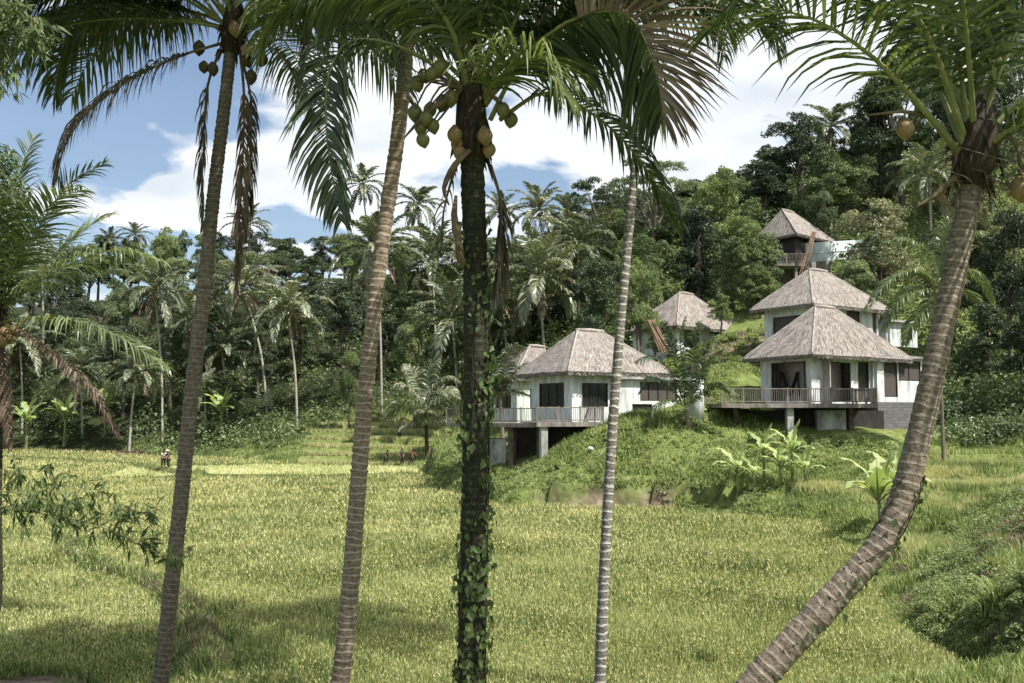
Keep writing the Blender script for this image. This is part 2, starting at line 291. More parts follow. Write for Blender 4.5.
for px, d, z in [(-300, 138, 1), (0, 138, 1.5), (100, 138, 2), (200, 128, 2), (260, 122, 2.2), (300, 120, 3), (330, 101, .3), (400, 101, .4), (300, 103, .3), (380, 121, 4.1), (440, 121, 4.6), (440, 100, .8), (330, 122, 3.6), (400, 112, 2.6), (340, 112, 2.2),
                 (-300, 165, 12), (0, 155, 11), (150, 155, 12), (300, 150, 13), (420, 150, 15), (500, 132, 13), (470, 105, 6), (480, 90, 4.5), (450, 84, 2.5), (455, 110, 4.2),
                 (-300, 190, 22), (0, 185, 22), (150, 185, 23), (300, 185, 25), (450, 185, 30), (0, 250, 30), (300, 250, 34), (512, 250, 45), (560, 112, 12), (600, 100, 9),
                 (700, 125, 30), (900, 135, 38), (1050, 125, 38), (600, 150, 28), (600, 200, 42), (900, 200, 58), (700, 250, 62), (1200, 200, 58), (1200, 100, 22), (1200, 60, 6), (1300, 40, 5), (1100, 130, 40),
                 (-500, 400, 40), (500, 400, 60), (1200, 400, 75)]:
    CT.append(np.array([(px-CX)/F*d, d, z]))
CT = np.array(CT)
def rbf(r): return np.sqrt(r*r+4.0)
_A = rbf(np.hypot(CT[:, None, 0]-CT[None, :, 0], CT[:, None, 1]-CT[None, :, 1]))
_n = len(CT); _B = np.zeros((_n+1, _n+1)); _B[:_n, :_n] = _A+np.eye(_n)*-.15; _B[_n, :_n] = 1; _B[:_n, _n] = 1
_W = np.linalg.solve(_B, np.concatenate([CT[:, 2], [0]]))
def vnoise(x, y, s, seed=0):
    x = x/s+seed*17.3; y = y/s+seed*9.1; xi = np.floor(x); yi = np.floor(y); fx = x-xi; fy = y-yi; fx = fx*fx*(3-2*fx); fy = fy*fy*(3-2*fy)
    h = lambda a, b: np.modf(np.abs(np.sin(a*127.1+b*311.7+seed)*43758.5453))[0]
    return (h(xi, yi)*(1-fx)+h(xi+1, yi)*fx)*(1-fy)+(h(xi, yi+1)*(1-fx)+h(xi+1, yi+1)*fx)*fy
TERR_L = np.array([[(290-CX)/F*96, 96], [(455-CX)/F*98, 98], [(462-CX)/F*122, 122], [(310-CX)/F*124, 124]])
TERR_M = np.array([[(508-CX)/F*55.2, 55.2], [(600-CX)/F*54.8, 54.8], [(690-CX)/F*54.6, 54.6], [(840-CX)/F*49, 49], [(850-CX)/F*57, 57], [(720-CX)/F*61, 61], [(560-CX)/F*60, 60]])
TERR_R = np.array([[(892-CX)/F*36, 36], [(915-CX)/F*33, 33], [(962-CX)/F*34, 34], [(990-CX)/F*42, 42], [(1040-CX)/F*60, 60], [(1040-CX)/F*65, 65], [(905-CX)/F*64, 64], [(845-CX)/F*50, 50]])
BUND = [G0(*p) for p in [(30, 500), (60, 522), (72, 560), (110, 580), (150, 590), (185, 612), (200, 640), (205, 683)]]
BUND2 = [G0(*p) for p in [(-40, 458), (60, 462), (130, 467), (155, 471), (200, 480)]]
BUND3 = [G0(*p) for p in [(95, 482), (200, 480), (300, 480), (420, 477)]]
def sstep(a, b, x):
    t = np.clip((x-a)/(b-a), 0, 1); return t*t*(3-2*t)
def height0(x, y):
    h = np.full(x.shape, _W[_n])
    for i in range(_n): h += _W[i]*rbf(np.hypot(x-CT[i, 0], y-CT[i, 1]))
    sd = poly_sd(x, y, FIELD)
    far = sstep(40, 80, y)
    h = np.maximum(h, .15)+(vnoise(x, y, 2.2, 1)-.5)*.35*(1-far*.3)+(vnoise(x, y, .8, 2)-.5)*.18
    h += (vnoise(x, y, 11, 5)-.5)*2.5*sstep(120, 150, y)
    # cultivated steps
    for T, s in ((TERR_L, .72), (TERR_R, .55)):
        m = sstep(1.2, -1.2, poly_sd(x, y, T)); k = (h+(.25*(vnoise(x, y, 3.5, 9)-.5) if s != .72 else 0))/s; f = k-np.floor(k)
        hq = s*(np.floor(k)+sstep(.84 if s > .6 else .9, 1, f)); h = h*(1-m)+hq*m
    h = h*sstep(0, 1.1, sd)
    pxl = x/np.maximum(y, 1)*F+CX; yl = np.interp(pxl, [540, 560, 600, 640, 690, 740], [55.6, 56.3, 56.9, 56.5, 56.0, 55.0])+.5*(vnoise(x, y, 1.1, 15)-.5)
    zone_ = (pxl > 548) & (pxl < 735) & (y > 52) & (y < 60)
    shelf = np.clip((y-54.7)*.42+.1*(vnoise(x, y, .6, 16)-.5), 0, .85); t_ = sstep(-.12, .12, y-yl)
    h = np.where(zone_ & (sd > 0), shelf*(1-t_)+np.maximum(h, 1.25+(y-yl)*.25)*t_, h)
    h = np.where(sd < 0, 0, h)
    # the near bank the photographer and the palms stand on
    yb = y+.0*x; bank = np.clip((18.6-yb)*.235, 0, 3.9)+(vnoise(x, y, 1.5, 3)-.5)*.1*(yb < 18)
    h = np.where(y < 40, np.maximum(h*sstep(10, 20, y), bank), h)
    # low bunds between the paddies
    for B, a in ((BUND, .50), (BUND2, .6), (BUND3, .45)):
        d = line_d(x, y, B); h = np.where(sd < 0, h+a*np.exp(-(d/.42)**2), h)
    return h
gx = np.concatenate([[-2500, -900, -400], np.arange(-220, -60, 4), np.arange(-60, -16, .8), np.arange(-16, 42, .36), np.arange(42, 70, 1.), np.arange(70, 230, 4), [400, 900, 2500]])
gy = np.concatenate([[-2000, -300, -60, -20, -8], np.arange(-4, 70, .36), np.arange(70, 130, .6), np.arange(130, 270, 2.5), [290, 330, 400, 600, 1200, 3000]])
GXX, GYY = np.meshgrid(gx, gy); GZ = height0(GXX, GYY)
GZ = np.where(np.abs(GYY) > 500, np.minimum(GZ, 60), GZ); GZ = np.where(np.abs(GXX) > 300, np.minimum(np.maximum(GZ, 0), 60), GZ)
def hz(x, y):
    x = np.atleast_1d(np.asarray(x, float)); y = np.atleast_1d(np.asarray(y, float))
    i = np.clip(np.searchsorted(gx, x)-1, 0, len(gx)-2); j = np.clip(np.searchsorted(gy, y)-1, 0, len(gy)-2)
    fx = np.clip((x-gx[i])/(gx[i+1]-gx[i]), 0, 1); fy = np.clip((y-gy[j])/(gy[j+1]-gy[j]), 0, 1)
    return (GZ[j, i]*(1-fx)+GZ[j, i+1]*fx)*(1-fy)+(GZ[j+1, i]*(1-fx)+GZ[j+1, i+1]*fx)*fy
def H(x, y): return float(hz(x, y)[0])
def HP(px, d): return np.array([(px-CX)/F*d, d, H((px-CX)/F*d, d)])
# bare or dry patches: (px,py,d,radius)
DIRT = [(905, 575, 32.5, .8), (925, 595, 29, .8), (730, 337, 81, 2.6), (745, 327, 84, 2.6), (712, 345, 80, 2), (700, 395, 67, 1.6)]
DIRT = [(*P(a, b, c)[:2], r) for a, b, c, r in DIRT]+[(-9.6, 20.2, 1.0), (-9.0, 19.2, 1.2)]
def dirtw(x, y):
    w = np.zeros(np.shape(x))
    for cx, cy, r in DIRT: w = np.maximum(w, np.exp(-(((x-cx)**2+((y-cy)*1.1)**2)/(r*r))**2))
    pxl = x/np.maximum(y, 1)*F+CX; yl = np.interp(pxl, [540, 560, 600, 640, 690, 740], [55.6, 56.3, 56.9, 56.5, 56.0, 55.0])
    led = ((pxl > 550) & (pxl < 672) & (y > 54.9) & (y < yl+.1)).astype(float)
    w = np.maximum(w, led)
    return np.clip(w*(.35+1.25*vnoise(x, y, .7, 13)), 0, 1)
def make_ground():
    ny, nx = GXX.shape; V = np.stack([GXX, GYY, GZ], -1).reshape(-1, 3)
    j, i = np.meshgrid(np.arange(ny-1), np.arange(nx-1), indexing='ij'); a = (j*nx+i).ravel()
    me = mesh_np('ground', V, np.stack([a, a+1, a+1+nx, a+nx], 1), smooth=True)
    dw = dirtw(GXX, GYY).ravel(); sd = poly_sd(GXX, GYY, FIELD).ravel()
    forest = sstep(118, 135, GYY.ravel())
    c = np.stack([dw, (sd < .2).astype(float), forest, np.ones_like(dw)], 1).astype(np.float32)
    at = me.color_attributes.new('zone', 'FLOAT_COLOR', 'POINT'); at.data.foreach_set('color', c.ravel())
    m, nt, N, L = nmat('ground_soil_and_turf')
    geo = N.new('ShaderNodeNewGeometry')
    n1 = N.new('ShaderNodeTexNoise'); n1.inputs['Scale'].default_value = .9; n1.inputs['Detail'].default_value = 8; n1.inputs['Roughness'].default_value = .7; L.new(geo.outputs['Position'], n1.inputs['Vector'])
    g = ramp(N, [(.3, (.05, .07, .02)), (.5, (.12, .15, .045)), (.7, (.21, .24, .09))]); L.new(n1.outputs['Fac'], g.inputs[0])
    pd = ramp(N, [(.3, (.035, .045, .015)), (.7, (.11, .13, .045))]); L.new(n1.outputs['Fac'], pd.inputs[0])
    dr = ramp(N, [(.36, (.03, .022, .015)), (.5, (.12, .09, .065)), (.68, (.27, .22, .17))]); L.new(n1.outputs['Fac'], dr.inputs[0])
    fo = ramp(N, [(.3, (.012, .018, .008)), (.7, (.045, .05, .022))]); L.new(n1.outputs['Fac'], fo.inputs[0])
    at_ = N.new('ShaderNodeVertexColor'); at_.layer_name = 'zone'; sp = N.new('ShaderNodeSeparateColor'); L.new(at_.outputs[0], sp.inputs[0])
    def mix(f, a, b):
        x = N.new('ShaderNodeMix'); x.data_type = 'RGBA'; L.new(f, x.inputs[0]); L.new(a, x.inputs[6]); L.new(b, x.inputs[7]); return x.outputs[2]
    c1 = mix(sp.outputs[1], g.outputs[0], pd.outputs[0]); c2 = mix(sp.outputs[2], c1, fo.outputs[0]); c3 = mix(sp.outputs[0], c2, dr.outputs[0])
    # steep faces show earth
    sn = N.new('ShaderNodeSeparateXYZ'); L.new(geo.outputs['Normal'], sn.inputs[0]); mr = N.new('ShaderNodeMapRange'); mr.inputs[1].default_value = .72; mr.inputs[2].default_value = .5; L.new(sn.outputs[2], mr.inputs[0])
    er = ramp(N, [(.3, (.04, .035, .02)), (.7, (.13, .11, .07))]); L.new(n1.outputs['Fac'], er.inputs[0])
    c4 = mix(mr.outputs[0], c3, er.outputs[0])
    bs = N.new('ShaderNodeBsdfPrincipled'); bs.inputs['Roughness'].default_value = .95; bs.inputs['Specular IOR Level'].default_value = .1; L.new(c4, bs.inputs['Base Color'])
    bp = N.new('ShaderNodeBump'); bp.inputs['Strength'].default_value = .7; bp.inputs['Distance'].default_value = .12; L.new(n1.outputs['Fac'], bp.inputs['Height']); L.new(bp.outputs[0], bs.inputs['Normal'])
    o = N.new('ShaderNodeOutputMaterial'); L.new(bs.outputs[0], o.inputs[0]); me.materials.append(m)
    tag(link('ground', me), 'terraced valley ground rising from the flat rice field to the wooded hillside', None, kind='structure')
make_ground()
# ------------------------------------------------------------------ blades
def blades(name, pos, hgt, wid, mat, lean=.25, seg2=True):
    n = len(pos); a = RNG.uniform(0, 2*math.pi, n); la = RNG.uniform(0, 2*math.pi, n); ln = np.abs(RNG.normal(0, lean, n))
    hgt = hgt*RNG.uniform(.65, 1.15, n); w = wid*RNG.uniform(.7, 1.3, n)
    W = np.stack([np.cos(a)*w/2, np.sin(a)*w/2, np.zeros(n)], 1)
    D = np.stack([np.cos(la)*ln, np.sin(la)*ln, np.ones(n)], 1); D /= np.linalg.norm(D, axis=1)[:, None]
    D2 = np.stack([np.cos(la)*ln*2.6, np.sin(la)*ln*2.6, np.full(n, .8)], 1); D2 /= np.linalg.norm(D2, axis=1)[:, None]
    b = pos-np.array([0, 0, .05]); m = b+D*(hgt*.55)[:, None]; t = m+D2*(hgt*.45)[:, None]
    if seg2:
        V = np.stack([b-W*.7, b+W*.7, m+W, m-W, t], 1).reshape(-1, 3); i = np.arange(n)[:, None]*5
        me = mesh_np(name, V, i+[0, 1, 2, 3], i+[3, 2, 4], [mat])
    else:
        V = np.stack([b-W, b+W, t], 1).reshape(-1, 3); i = np.arange(n)[:, None]*3
        me = mesh_np(name, V, None, i+[0, 1, 2], [mat])
    return me
def sample_view(n, px0, px1, d0, d1, p=1.3):
    """scatter points in plan, denser where nearer"""
    u = RNG.uniform(0, 1, n); d = (d0**(1-p)+(d1**(1-p)-d0**(1-p))*u)**(1/(1-p)); px = RNG.uniform(px0, px1, n)
    return (px-CX)/F*d, d, px
# rice
x, y, px = sample_view(720000, -90, 1110, 18.2, 133, 1.25)
sd = poly_sd(x, y, FIELD); b1 = line_d(x, y, BUND); b2 = line_d(x, y, BUND2); b3 = line_d(x, y, BUND3)
# a narrow wet strip right of the bund
ok = (sd < -.35) & (b1 > .62+.12*sstep(32, 22, y)) & (b2 > .7) & (b3 > .5) & (dirtw(x, y) < .25)
PALE = np.array([G0(*p) for p in [(95, 481), (425, 476), (420, 468), (300, 465), (130, 468)]]+[])
pale = poly_sd(x, y, PALE) < 0
z = hz(x, y)
hh = .40+.18*(vnoise(x, y, 3, 8)-.5)
thin = vnoise(x, y, 1.1, 21) > .04
k = ok & ~pale & thin
near = k & (y < 48); farr = k & (y >= 48)
def field(name, mask, mat, label, seg, wmul=1.0, hm=1.0):
    p = np.stack([x[mask], y[mask], z[mask]], 1); w = np.clip(y[mask]*.00085, .014, .09)*wmul
    tag(link(name, blades(name, p, hh[mask]*hm, w, mat, .14, seg)), label, None, kind='stuff')
field('rice_crop', near, M['rice'], 'tall green and yellow rice filling the near paddy field', True, .8)
field('rice_crop', farr, M['rice'], 'green rice filling the far part of the paddy field', False, 1.7)
def ears(mask, mat, label, lo, n_):
    m = mask & (RNG.uniform(0, 1, len(x)) < n_); q = np.stack([x[m], y[m], z[m]+hh[m]*RNG.uniform(.62, .95, int(m.sum()))], 1); w_ = np.clip(y[m]*.00085, .014, .09)
    q[:, 0] += RNG.normal(0, .08, len(q)); q[:, 1] += RNG.normal(0, .08, len(q))
    tag(link('rice_ears', blades('rice_ears', q, np.clip(y[m]*.0034, .07, .28), w_*1.15, mat, .5, False)), label, None, kind='stuff')
ripe = np.clip(.2+1.3*vnoise(x, y, 6, 23)*vnoise(x, y, 2, 24)+.25*vnoise(x, y, 17, 25), 0, 1)*.52; rsel = RNG.uniform(0, 1, len(x)) < ripe
ears(near & rsel, M['ears'], 'pale ears speckling the near rice', 0, 1)
ears(farr & ~pale & rsel, M['ears'], 'pale ears speckling the far rice', 0, 1)
field('rice_crop', ok & pale, M['rice_pale'], 'pale ripening rice strip at the far side of the field', False, 1.8, .8)
kb = ((b1 < .42) | (b2 < .4)) & (sd < 0) & (vnoise(x, y, .8, 81) > .3)
tag(link('dry_grass', blades('dry_grass', np.stack([x, y, z], 1)[kb], np.full(int(kb.sum()), .22), np.full(int(kb.sum()), .03), M['dry'], .8, False)), 'brown trampled grass along the curving bund in the field', None, kind='stuff')
# rice on the terraces
def on_terr(T, n, d0, d1, px0, px1, s, mat, label, hgt=.5, w=.06):
    x, y, px = sample_view(n, px0, px1, d0, d1, 1.01); z = hz(x, y)
    k = (poly_sd(x, y, T) < -.4) & (poly_sd(x, y, FIELD) > .6)
    e = .35; sl = np.hypot(hz(x+e, y)-z, hz(x, y+e)-z)/e
    k &= sl < .5
    fz = z/s; fz = fz-np.floor(fz+.02); k &= RNG.uniform(0, 1, len(x)) < sstep(.75 if s > .6 else .5, .3, fz)
    p = np.stack([x, y, z], 1)[k]
    tag(link('rice_crop', blades('rice_crop', p, np.full(len(p), hgt), np.full(len(p), w), mat, .2, False)), label, None, kind='stuff')
on_terr(TERR_L, 110000, 96, 124, 285, 470, .72, M['rice_gold'], 'golden ripe rice on the small steps below the forest', .55, .11)
on_terr(TERR_R, 70000, 33, 65, 840, 1050, .55, M['rice'], 'ripening rice on the stepped plots beside the leaning palm', .45, .05)
# hut footprints kept clear of plants (filled below)
# grass on mounds and banks
b_ = lambda x, y: line_d(x, y, BUND)
x, y, px = sample_view(330000, -60, 1110, 14, 104, 1.2); _x, _y, _p = sample_view(330000, 430, 1110, 24, 84, 1.1); x = np.concatenate([x, _x]); y = np.concatenate([y, _y]); px = np.concatenate([px, _p])
sd = poly_sd(x, y, FIELD); dw = dirtw(x, y)
g = (sd > -.35) & (dw < RNG.uniform(.15, .8, len(x)))
g &= ~((px < 425) & (y > 30)) | (sd < 4)
g |= ((b_(x, y) < .75) | (line_d(x, y, BUND2) < .8) | (line_d(x, y, BUND3) < .6)) & (sd < 0) & (dw < .3)
for T in (TERR_L, TERR_R):
    tt = poly_sd(x, y, T) < -.4; e = .35; zz = hz(x, y); sl = np.hypot(hz(x+e, y)-zz, hz(x, y+e)-zz)/e; g &= ~tt | (sl > .35)
HUTMASK = []   # (x,y,r)
for a, b, c in [(560, 68, 4.6), (600, 70, 4.6), (645, 70, 4.4), (560, 77, 4), (700, 90, 5), (800, 69, 5), (845, 69, 5.2), (890, 69, 4), (815, 79, 5.5), (860, 80, 5), (790, 101, 5)]:
    HUTMASK.append(((a-CX)/F*b, b, c))
hm = np.zeros(len(x), bool)
for cx, cy, r in HUTMASK: hm |= np.hypot(x-cx, y-cy) < r*.85
under_deck = ((px > 505) & (px < 600) & (y > 63.5) & (y < 74)) | ((px > 760) & (px < 905) & (y > 63.2) & (y < 72))
g &= ~hm & ~under_deck
_e = .25; _z = hz(x, y); slp = np.hypot(hz(x+_e, y)-_z, hz(x, y+_e)-_z)/_e; g &= (slp < 1.5+.8*(vnoise(x, y, .9, 51)-.5)) | (y > 62) | (y < 45)
g &= ~((poly_sd(x, y, TERR_R) < 0) & (slp > .8))
z = hz(x, y); p = np.stack([x, y, z], 1)
patch = vnoise(x, y, 2.0, 31); gh = .18+.32*patch**2
nr = g & (y < 45); fr = g & (y >= 45)
tag(link('grass', blades('grass', p[nr], gh[nr], np.clip(y[nr]*.0009, .012, .05)*1.3, M['grass'], .5, True)), 'rough green grass on the banks beside the leaning palm', None, kind='stuff')
tag(link('grass', blades('grass', p[fr], gh[fr]*1.2, np.clip(y[fr]*.0009, .02, .1)*1.5, M['grass'], .55, False)), 'green grass covering the mound below the huts', None, kind='stuff')
dd = (dw > .3) & (RNG.uniform(0, 1, len(x)) < .55) & ~hm & (sd > .2) & ((y > 75) | (px > 880))
tag(link('dry_grass', blades('dry_grass', p[dd], gh[dd]*1.0, np.clip(y[dd]*.0009, .02, .1)*1.4, M['dry'], .9, False)), 'withered brown grass lying on the slopes between the huts', None, kind='stuff')
x, y, px = sample_view(110000, 90, 475, 100, 131, 1.01); k = (poly_sd(x, y, FIELD) > .2) & (poly_sd(x, y, TERR_L) > -.3) & (vnoise(x, y, 2.6, 19) > .2)
tag(link('grass', blades('grass', np.stack([x, y, hz(x, y)], 1)[k], .25+.5*vnoise(x, y, 1.7, 20)[k]**2, np.full(int(k.sum()), .13), M['grass'], .55, False)), 'rough grass on the verge between the field and the forest', None, kind='stuff')
# ------------------------------------------------------------------ leaf masses
def leaf_quads(c, nrm, size, asp=.55, droop=None):
    """pointed leaves at c with normals nrm"""
    n = len(c); r = RNG.normal(size=(n, 3)); a = np.cross(nrm, r); a /= np.linalg.norm(a, axis=1)[:, None]+1e-9
    if droop is not None: a = a*(1-droop)+np.array([0, 0, -1.])*droop; a /= np.linalg.norm(a, axis=1)[:, None]+1e-9
    b = np.cross(nrm, a); b /= np.linalg.norm(b, axis=1)[:, None]+1e-9
    s = (size*RNG.uniform(.6, 1.3, n))[:, None]
    nn = nrm*s*.12
    V = np.stack([c-a*s*.5, c-a*s*.02+b*s*asp*.5+nn, c+a*s*.55-nn, c-a*s*.02-b*s*asp*.5+nn], 1).reshape(-1, 3)
    return V, np.arange(n)[:, None]*4+[0, 1, 2, 3]
def shell(center, r, n, flat_=1., low=-.35):
    v = RNG.normal(size=(n*2, 3)); v /= np.linalg.norm(v, axis=1)[:, None]; v = v[v[:, 2] > low][:n]; n = len(v)
    rad = r*RNG.uniform(.55, 1.08, n)**.6
    c = np.asarray(center)+v*rad[:, None]*np.array([1, 1, flat_])
    nr = v*.7+RNG.normal(size=(n, 3))*.45+np.array([0, 0, .35]); nr /= np.linalg.norm(nr, axis=1)[:, None]
    return c, nr
def lobed(lobes, nl, leaf, flat_=1., droop=None, asp=.55):
    cs, ns = [], []; tot = sum(l[3]**2 for l in lobes)
    for (x, y, z, r) in lobes:
        n = max(30, int(nl*r*r/tot)); k = max(4, int(7*r/ (lobes[0][3])));
        c, nr = shell((x, y, z), r*.72, n//2, flat_); cs.append(c); ns.append(nr)
        m = max(4, n//2//26)
        v = RNG.normal(size=(m, 3)); v /= np.linalg.norm(v, axis=1)[:, None]; v[:, 2] = np.abs(v[:, 2])*1-.3
        for q in v:
            cc = np.array([x, y, z])+q*r*np.array([1, 1, flat_])*RNG.uniform(.75, 1.12)
            c, nr = shell(cc, r*RNG.uniform(.16, .34), 26, .75*flat_+.2, -.5); cs.append(c); ns.append(nr)
    c = np.concatenate(cs); nn = np.concatenate(ns)
    return leaf_quads(c, nn, leaf, asp, droop)
def limb(mb, a, b, r0, r1, n=7, wob=.06):
    a = np.asarray(a, float); b = np.asarray(b, float); L = np.linalg.norm(b-a); mid = (a+b)/2+RNG.normal(size=3)*L*wob; mid[2] += L*.05
    pts = spline([a, mid, b], 7); mb.tube(pts, np.linspace(r0, r1, 7), n)
def make_tree_proto(kind, seed):
    """unit tree 10 m tall; returns trunk mesh, crown mesh"""
    global RNG
    keep = RNG; RNG = np.random.default_rng(seed); u = RNG.uniform
    lobes = []; mb = MB()
    if kind == 'round':
        for i in range(20):
            a = u(0, 6.28); q = u(0, 1)**.6; zz = u(3.6, 8.4); env = 2.9*math.sqrt(max(.08, 1-((zz-5.6)/3.7)**2)); lobes.append((math.cos(a)*q*env, math.sin(a)*q*env, zz, u(.75, 1.35)))
        lobes.append((0, 0, 8.8, 1.0)); th = 4.5; leaf = .20; nl = 15000; fl = .85; dr = None
    elif kind == 'umbrella':
        for i in range(17):
            a = i*2.4+u(-.3, .3); q = math.sqrt((i+.5)/17)*4.3; lobes.append((math.cos(a)*q, math.sin(a)*q, 9.3-.07*q*q+u(-1.1, .3), u(1.0, 1.6)))
        th = 6.5; leaf = .16; nl = 11000; fl = .28; dr = None
    elif kind == 'column':
        for i in range(24):
            zz = .9+8.4*i/23; env = 1.5*math.sin(min(1, (10.2-zz)/4)*1.57)+.15; a = u(0, 6.28); lobes.append((math.cos(a)*env*u(.1, .9), math.sin(a)*env*u(.1, .9), zz, u(.7, 1.15)))
        th = 7; leaf = .19; nl = 14000; fl = 1.0; dr = .25
    elif kind == 'weeping':
        for i in range(22):
            a = u(0, 6.28); zz = u(2.5, 9); env = 2.6*math.sqrt(max(.1, 1-((zz-5.3)/4.3)**2)); lobes.append((math.cos(a)*env*u(.3, 1), math.sin(a)*env*u(.3, 1), zz, u(.6, 1.1)))
        th = 5; leaf = .26; nl = 11000; fl = 1.25; dr = .65
    lobes.sort(key=lambda l: -l[3])
    V, q = lobed(lobes, nl, leaf, fl, dr, .3 if kind == 'weeping' else .55)
    crown = mesh_np('crown', V, q, None, [M['leafA']])
    mb.tube(spline([(0, 0, -1.2), (.1, .05, th*.3), (-.1, .1, th*.7), (0, 0, th)], 9), np.linspace(.26, .15, 9), 9)
    for l in lobes[:12]:
        limb(mb, (0, 0, th*u(.6, 1)), (l[0]*.85, l[1]*.85, l[2]-.1), .10, .025)
    trunk = mb.mesh('trunk', [M['wood']], True)
    RNG = keep
    return trunk, crown
PROTO = {}
for kd, n in (('round', 4), ('umbrella', 2), ('column', 2), ('weeping', 1)):
    PROTO[kd] = [make_tree_proto(kd, 100+i*7+len(kd)) for i in range(n)]
CROWNV = {}
def crown_mesh(kind, i, matname):
    key = (kind, i, matname)
    if key not in CROWNV:
        me = PROTO[kind][i][1]
        if matname != 'leafA': me = me.copy(); me.materials[0] = M[matname]
        CROWNV[key] = me
    return CROWNV[key]
TREES = []
def place_tree(kind, px, top, d, wpx, mat='leafA', note=None, zbase=None):
    b = HP(px, d)
    if zbase is not None: b[2] = zbase
    t = P(px, top, d)[2]; h = max(4., t-b[2]); i = random.randrange(len(PROTO[kind]))
    w = wpx/F*d; unitw = {'round': 7.4, 'umbrella': 10.5, 'column': 4.4, 'weeping': 6.6}[kind]
    s = w/unitw
    root = thing({'round': 'broadleaf_tree', 'umbrella': 'umbrella_tree', 'column': 'vine_covered_tree', 'weeping': 'weeping_tree'}[kind], b, rz=random.uniform(0, 6.28), scale=(s, s, h/10))
    link('trunk', PROTO[kind][i][0], root); link('crown', crown_mesh(kind, i, mat), root)
    TREES.append([root, kind, px, top, d, mat, note])
    return root
SKY = np.array([(-60, 262), (0, 258), (60, 248), (100, 240), (160, 232), (200, 230), (250, 236), (290, 229), (340, 243), (380, 240), (420, 244), (470, 236), (500, 232), (540, 238), (580, 214), (600, 195), (640, 180), (700, 185), (730, 180), (755, 175),
                (775, 135), (810, 122), (845, 128), (870, 100), (885, 66), (910, 30), (960, 5), (1024, -12), (1100, -20)])
def skyy(px): return float(np.interp(px, SKY[:, 0], SKY[:, 1]))
# explicitly seen trees
for a in [('umbrella', 655, 152, 112, 105, 'leafA', 'flat layered crown against the cloud behind slim pale palm'), ('umbrella', 597, 168, 118, 70, 'leafA', 'open layered crown just left of the slim pale palm'),
          ('round', 728, 160, 104, 92, 'leafB', 'bright green crown standing left of the topmost hut'), ('column', 700, 205, 98, 60, 'leafC', 'dark creeper-hung tree behind the middle hut'),
          ('round', 638, 252, 84.5, 58, 'leafB', 'small leafy tree overhanging the left side of the middle hut'), ('round', 645, 228, 97, 80, 'leafB', 'leafy green tree left of the middle hut roof'), ('column', 733, 235, 96, 42, 'leafA', 'narrow creeper column right of the middle hut'), ('column', 768, 232, 94, 40, 'leafA', 'creeper column hiding the topmost hut left side'),
          ('round', 803, 106, 125, 80, 'leafC', 'dark dense crown on the skyline above the topmost hut'), ('round', 905, 40, 118, 120, 'leafA', 'huge dark tree behind the leaning palm crown'), ('round', 985, 10, 112, 120, 'leafC', 'huge dark tree behind the leaning palm at frame edge'),
          ('round', 884, 190, 91, 104, 'leafF', 'cream-topped tree right of the topmost hut'), ('round', 850, 150, 118, 90, 'leafA', 'round green tree above the pale curved balcony'),
          ('round', 862, 256, 89, 62, 'leafA', 'low green tree hiding the right end of the pale balcony'), ('round', 655, 318, 82.5, 30, 'leafB', 'small leafy bush tree before the middle hut wall'), ('round', 722, 305, 87, 34, 'leafB', 'low bush tree right of the middle hut wall'), ('column', 752, 222, 94, 40, 'leafB', 'bright creeper column crowding the topmost hut roof left edge'), ('round', 826, 186, 104, 44, 'leafA', 'green tree right behind the topmost hut roof'), ('round', 762, 262, 92, 44, 'leafB', 'bright low tree at the left foot of the topmost hut'), ('round', 955, 215, 86, 90, 'leafC', 'dark low tree behind the leaning palm trunk'), ('round', 1010, 200, 80, 100, 'leafC', 'dark tree at the right edge of the photo'), ('column', 985, 300, 76, 60, 'leafC', 'dark creeper mound tree right of the leaning trunk'),
          ('round', 1040, 290, 70, 80, 'leafC', 'dark bushy tree cut by the right frame edge'), ('round', 640, 262, 88, 50, 'leafB', 'small leafy tree by the leaning brown poles'), ('round', 600, 250, 95, 70, 'leafA', 'green tree behind the front left hut roof'),
          ('weeping', 350, 348, 118, 34, 'leafB', 'feathery bamboo clump beside the ringed palm'), ('round', 415, 300, 118, 70, 'leafB', 'pale green bushy tree behind the young palm'), ('round', 450, 330, 112, 56, 'leafB', 'bushy tree left of the ivy-clad trunk above the terrace'),
          ('round', 225, 372, 128, 60, 'leafB', 'low bushy tree at the forest foot beside the first ringed trunk')]:
    place_tree(*a)
# filling rows up the slope
def rows(px0, px1, ds, step, w, hmin, hmax, mats, kinds):
    for ri, d in enumerate(ds):
        px = px0+random.uniform(0, step)
        while px < px1:
            dd = d+random.uniform(-4, 4); b = HP(px, dd); st = skyy(px)
            zs = P(px, st, dd)[2]; h = random.uniform(hmin, hmax)
            last = ri == len(ds)-1
            top = zs-random.uniform(-2.2, 1.2) if last else min(b[2]+h, zs-random.uniform(1, 4))
            if top-b[2] > 4:
                py = HOR-(top-HC)/dd*F; py = CY-(math.tan(math.atan((top-HC)/dd)-TH))*F
                k = random.choices(kinds, [7, .8, 1.6, .9])[0]
                place_tree(k, px, py, dd, w*random.uniform(.8, 1.25)*(1.5 if k == 'umbrella' else .7 if k == 'column' else 1)*135/dd, random.choice(mats))
            px += step*random.uniform(.75, 1.3)
KN = ['round', 'umbrella', 'column', 'weeping']
rows(-70, 500, (200,), 30, 58, 9, 15, ['leafA', 'leafA', 'leafC', 'leafB'], ['round', 'umbrella', 'column', 'weeping'])
rows(-70, 500, (141, 153, 166, 180, 193), 46, 62, 8, 15, ['leafA', 'leafA', 'leafC', 'leafB'], KN)
rows(480, 720, (118, 131, 146), 44, 62, 9, 15, ['leafA', 'leafC', 'leafB'], KN)
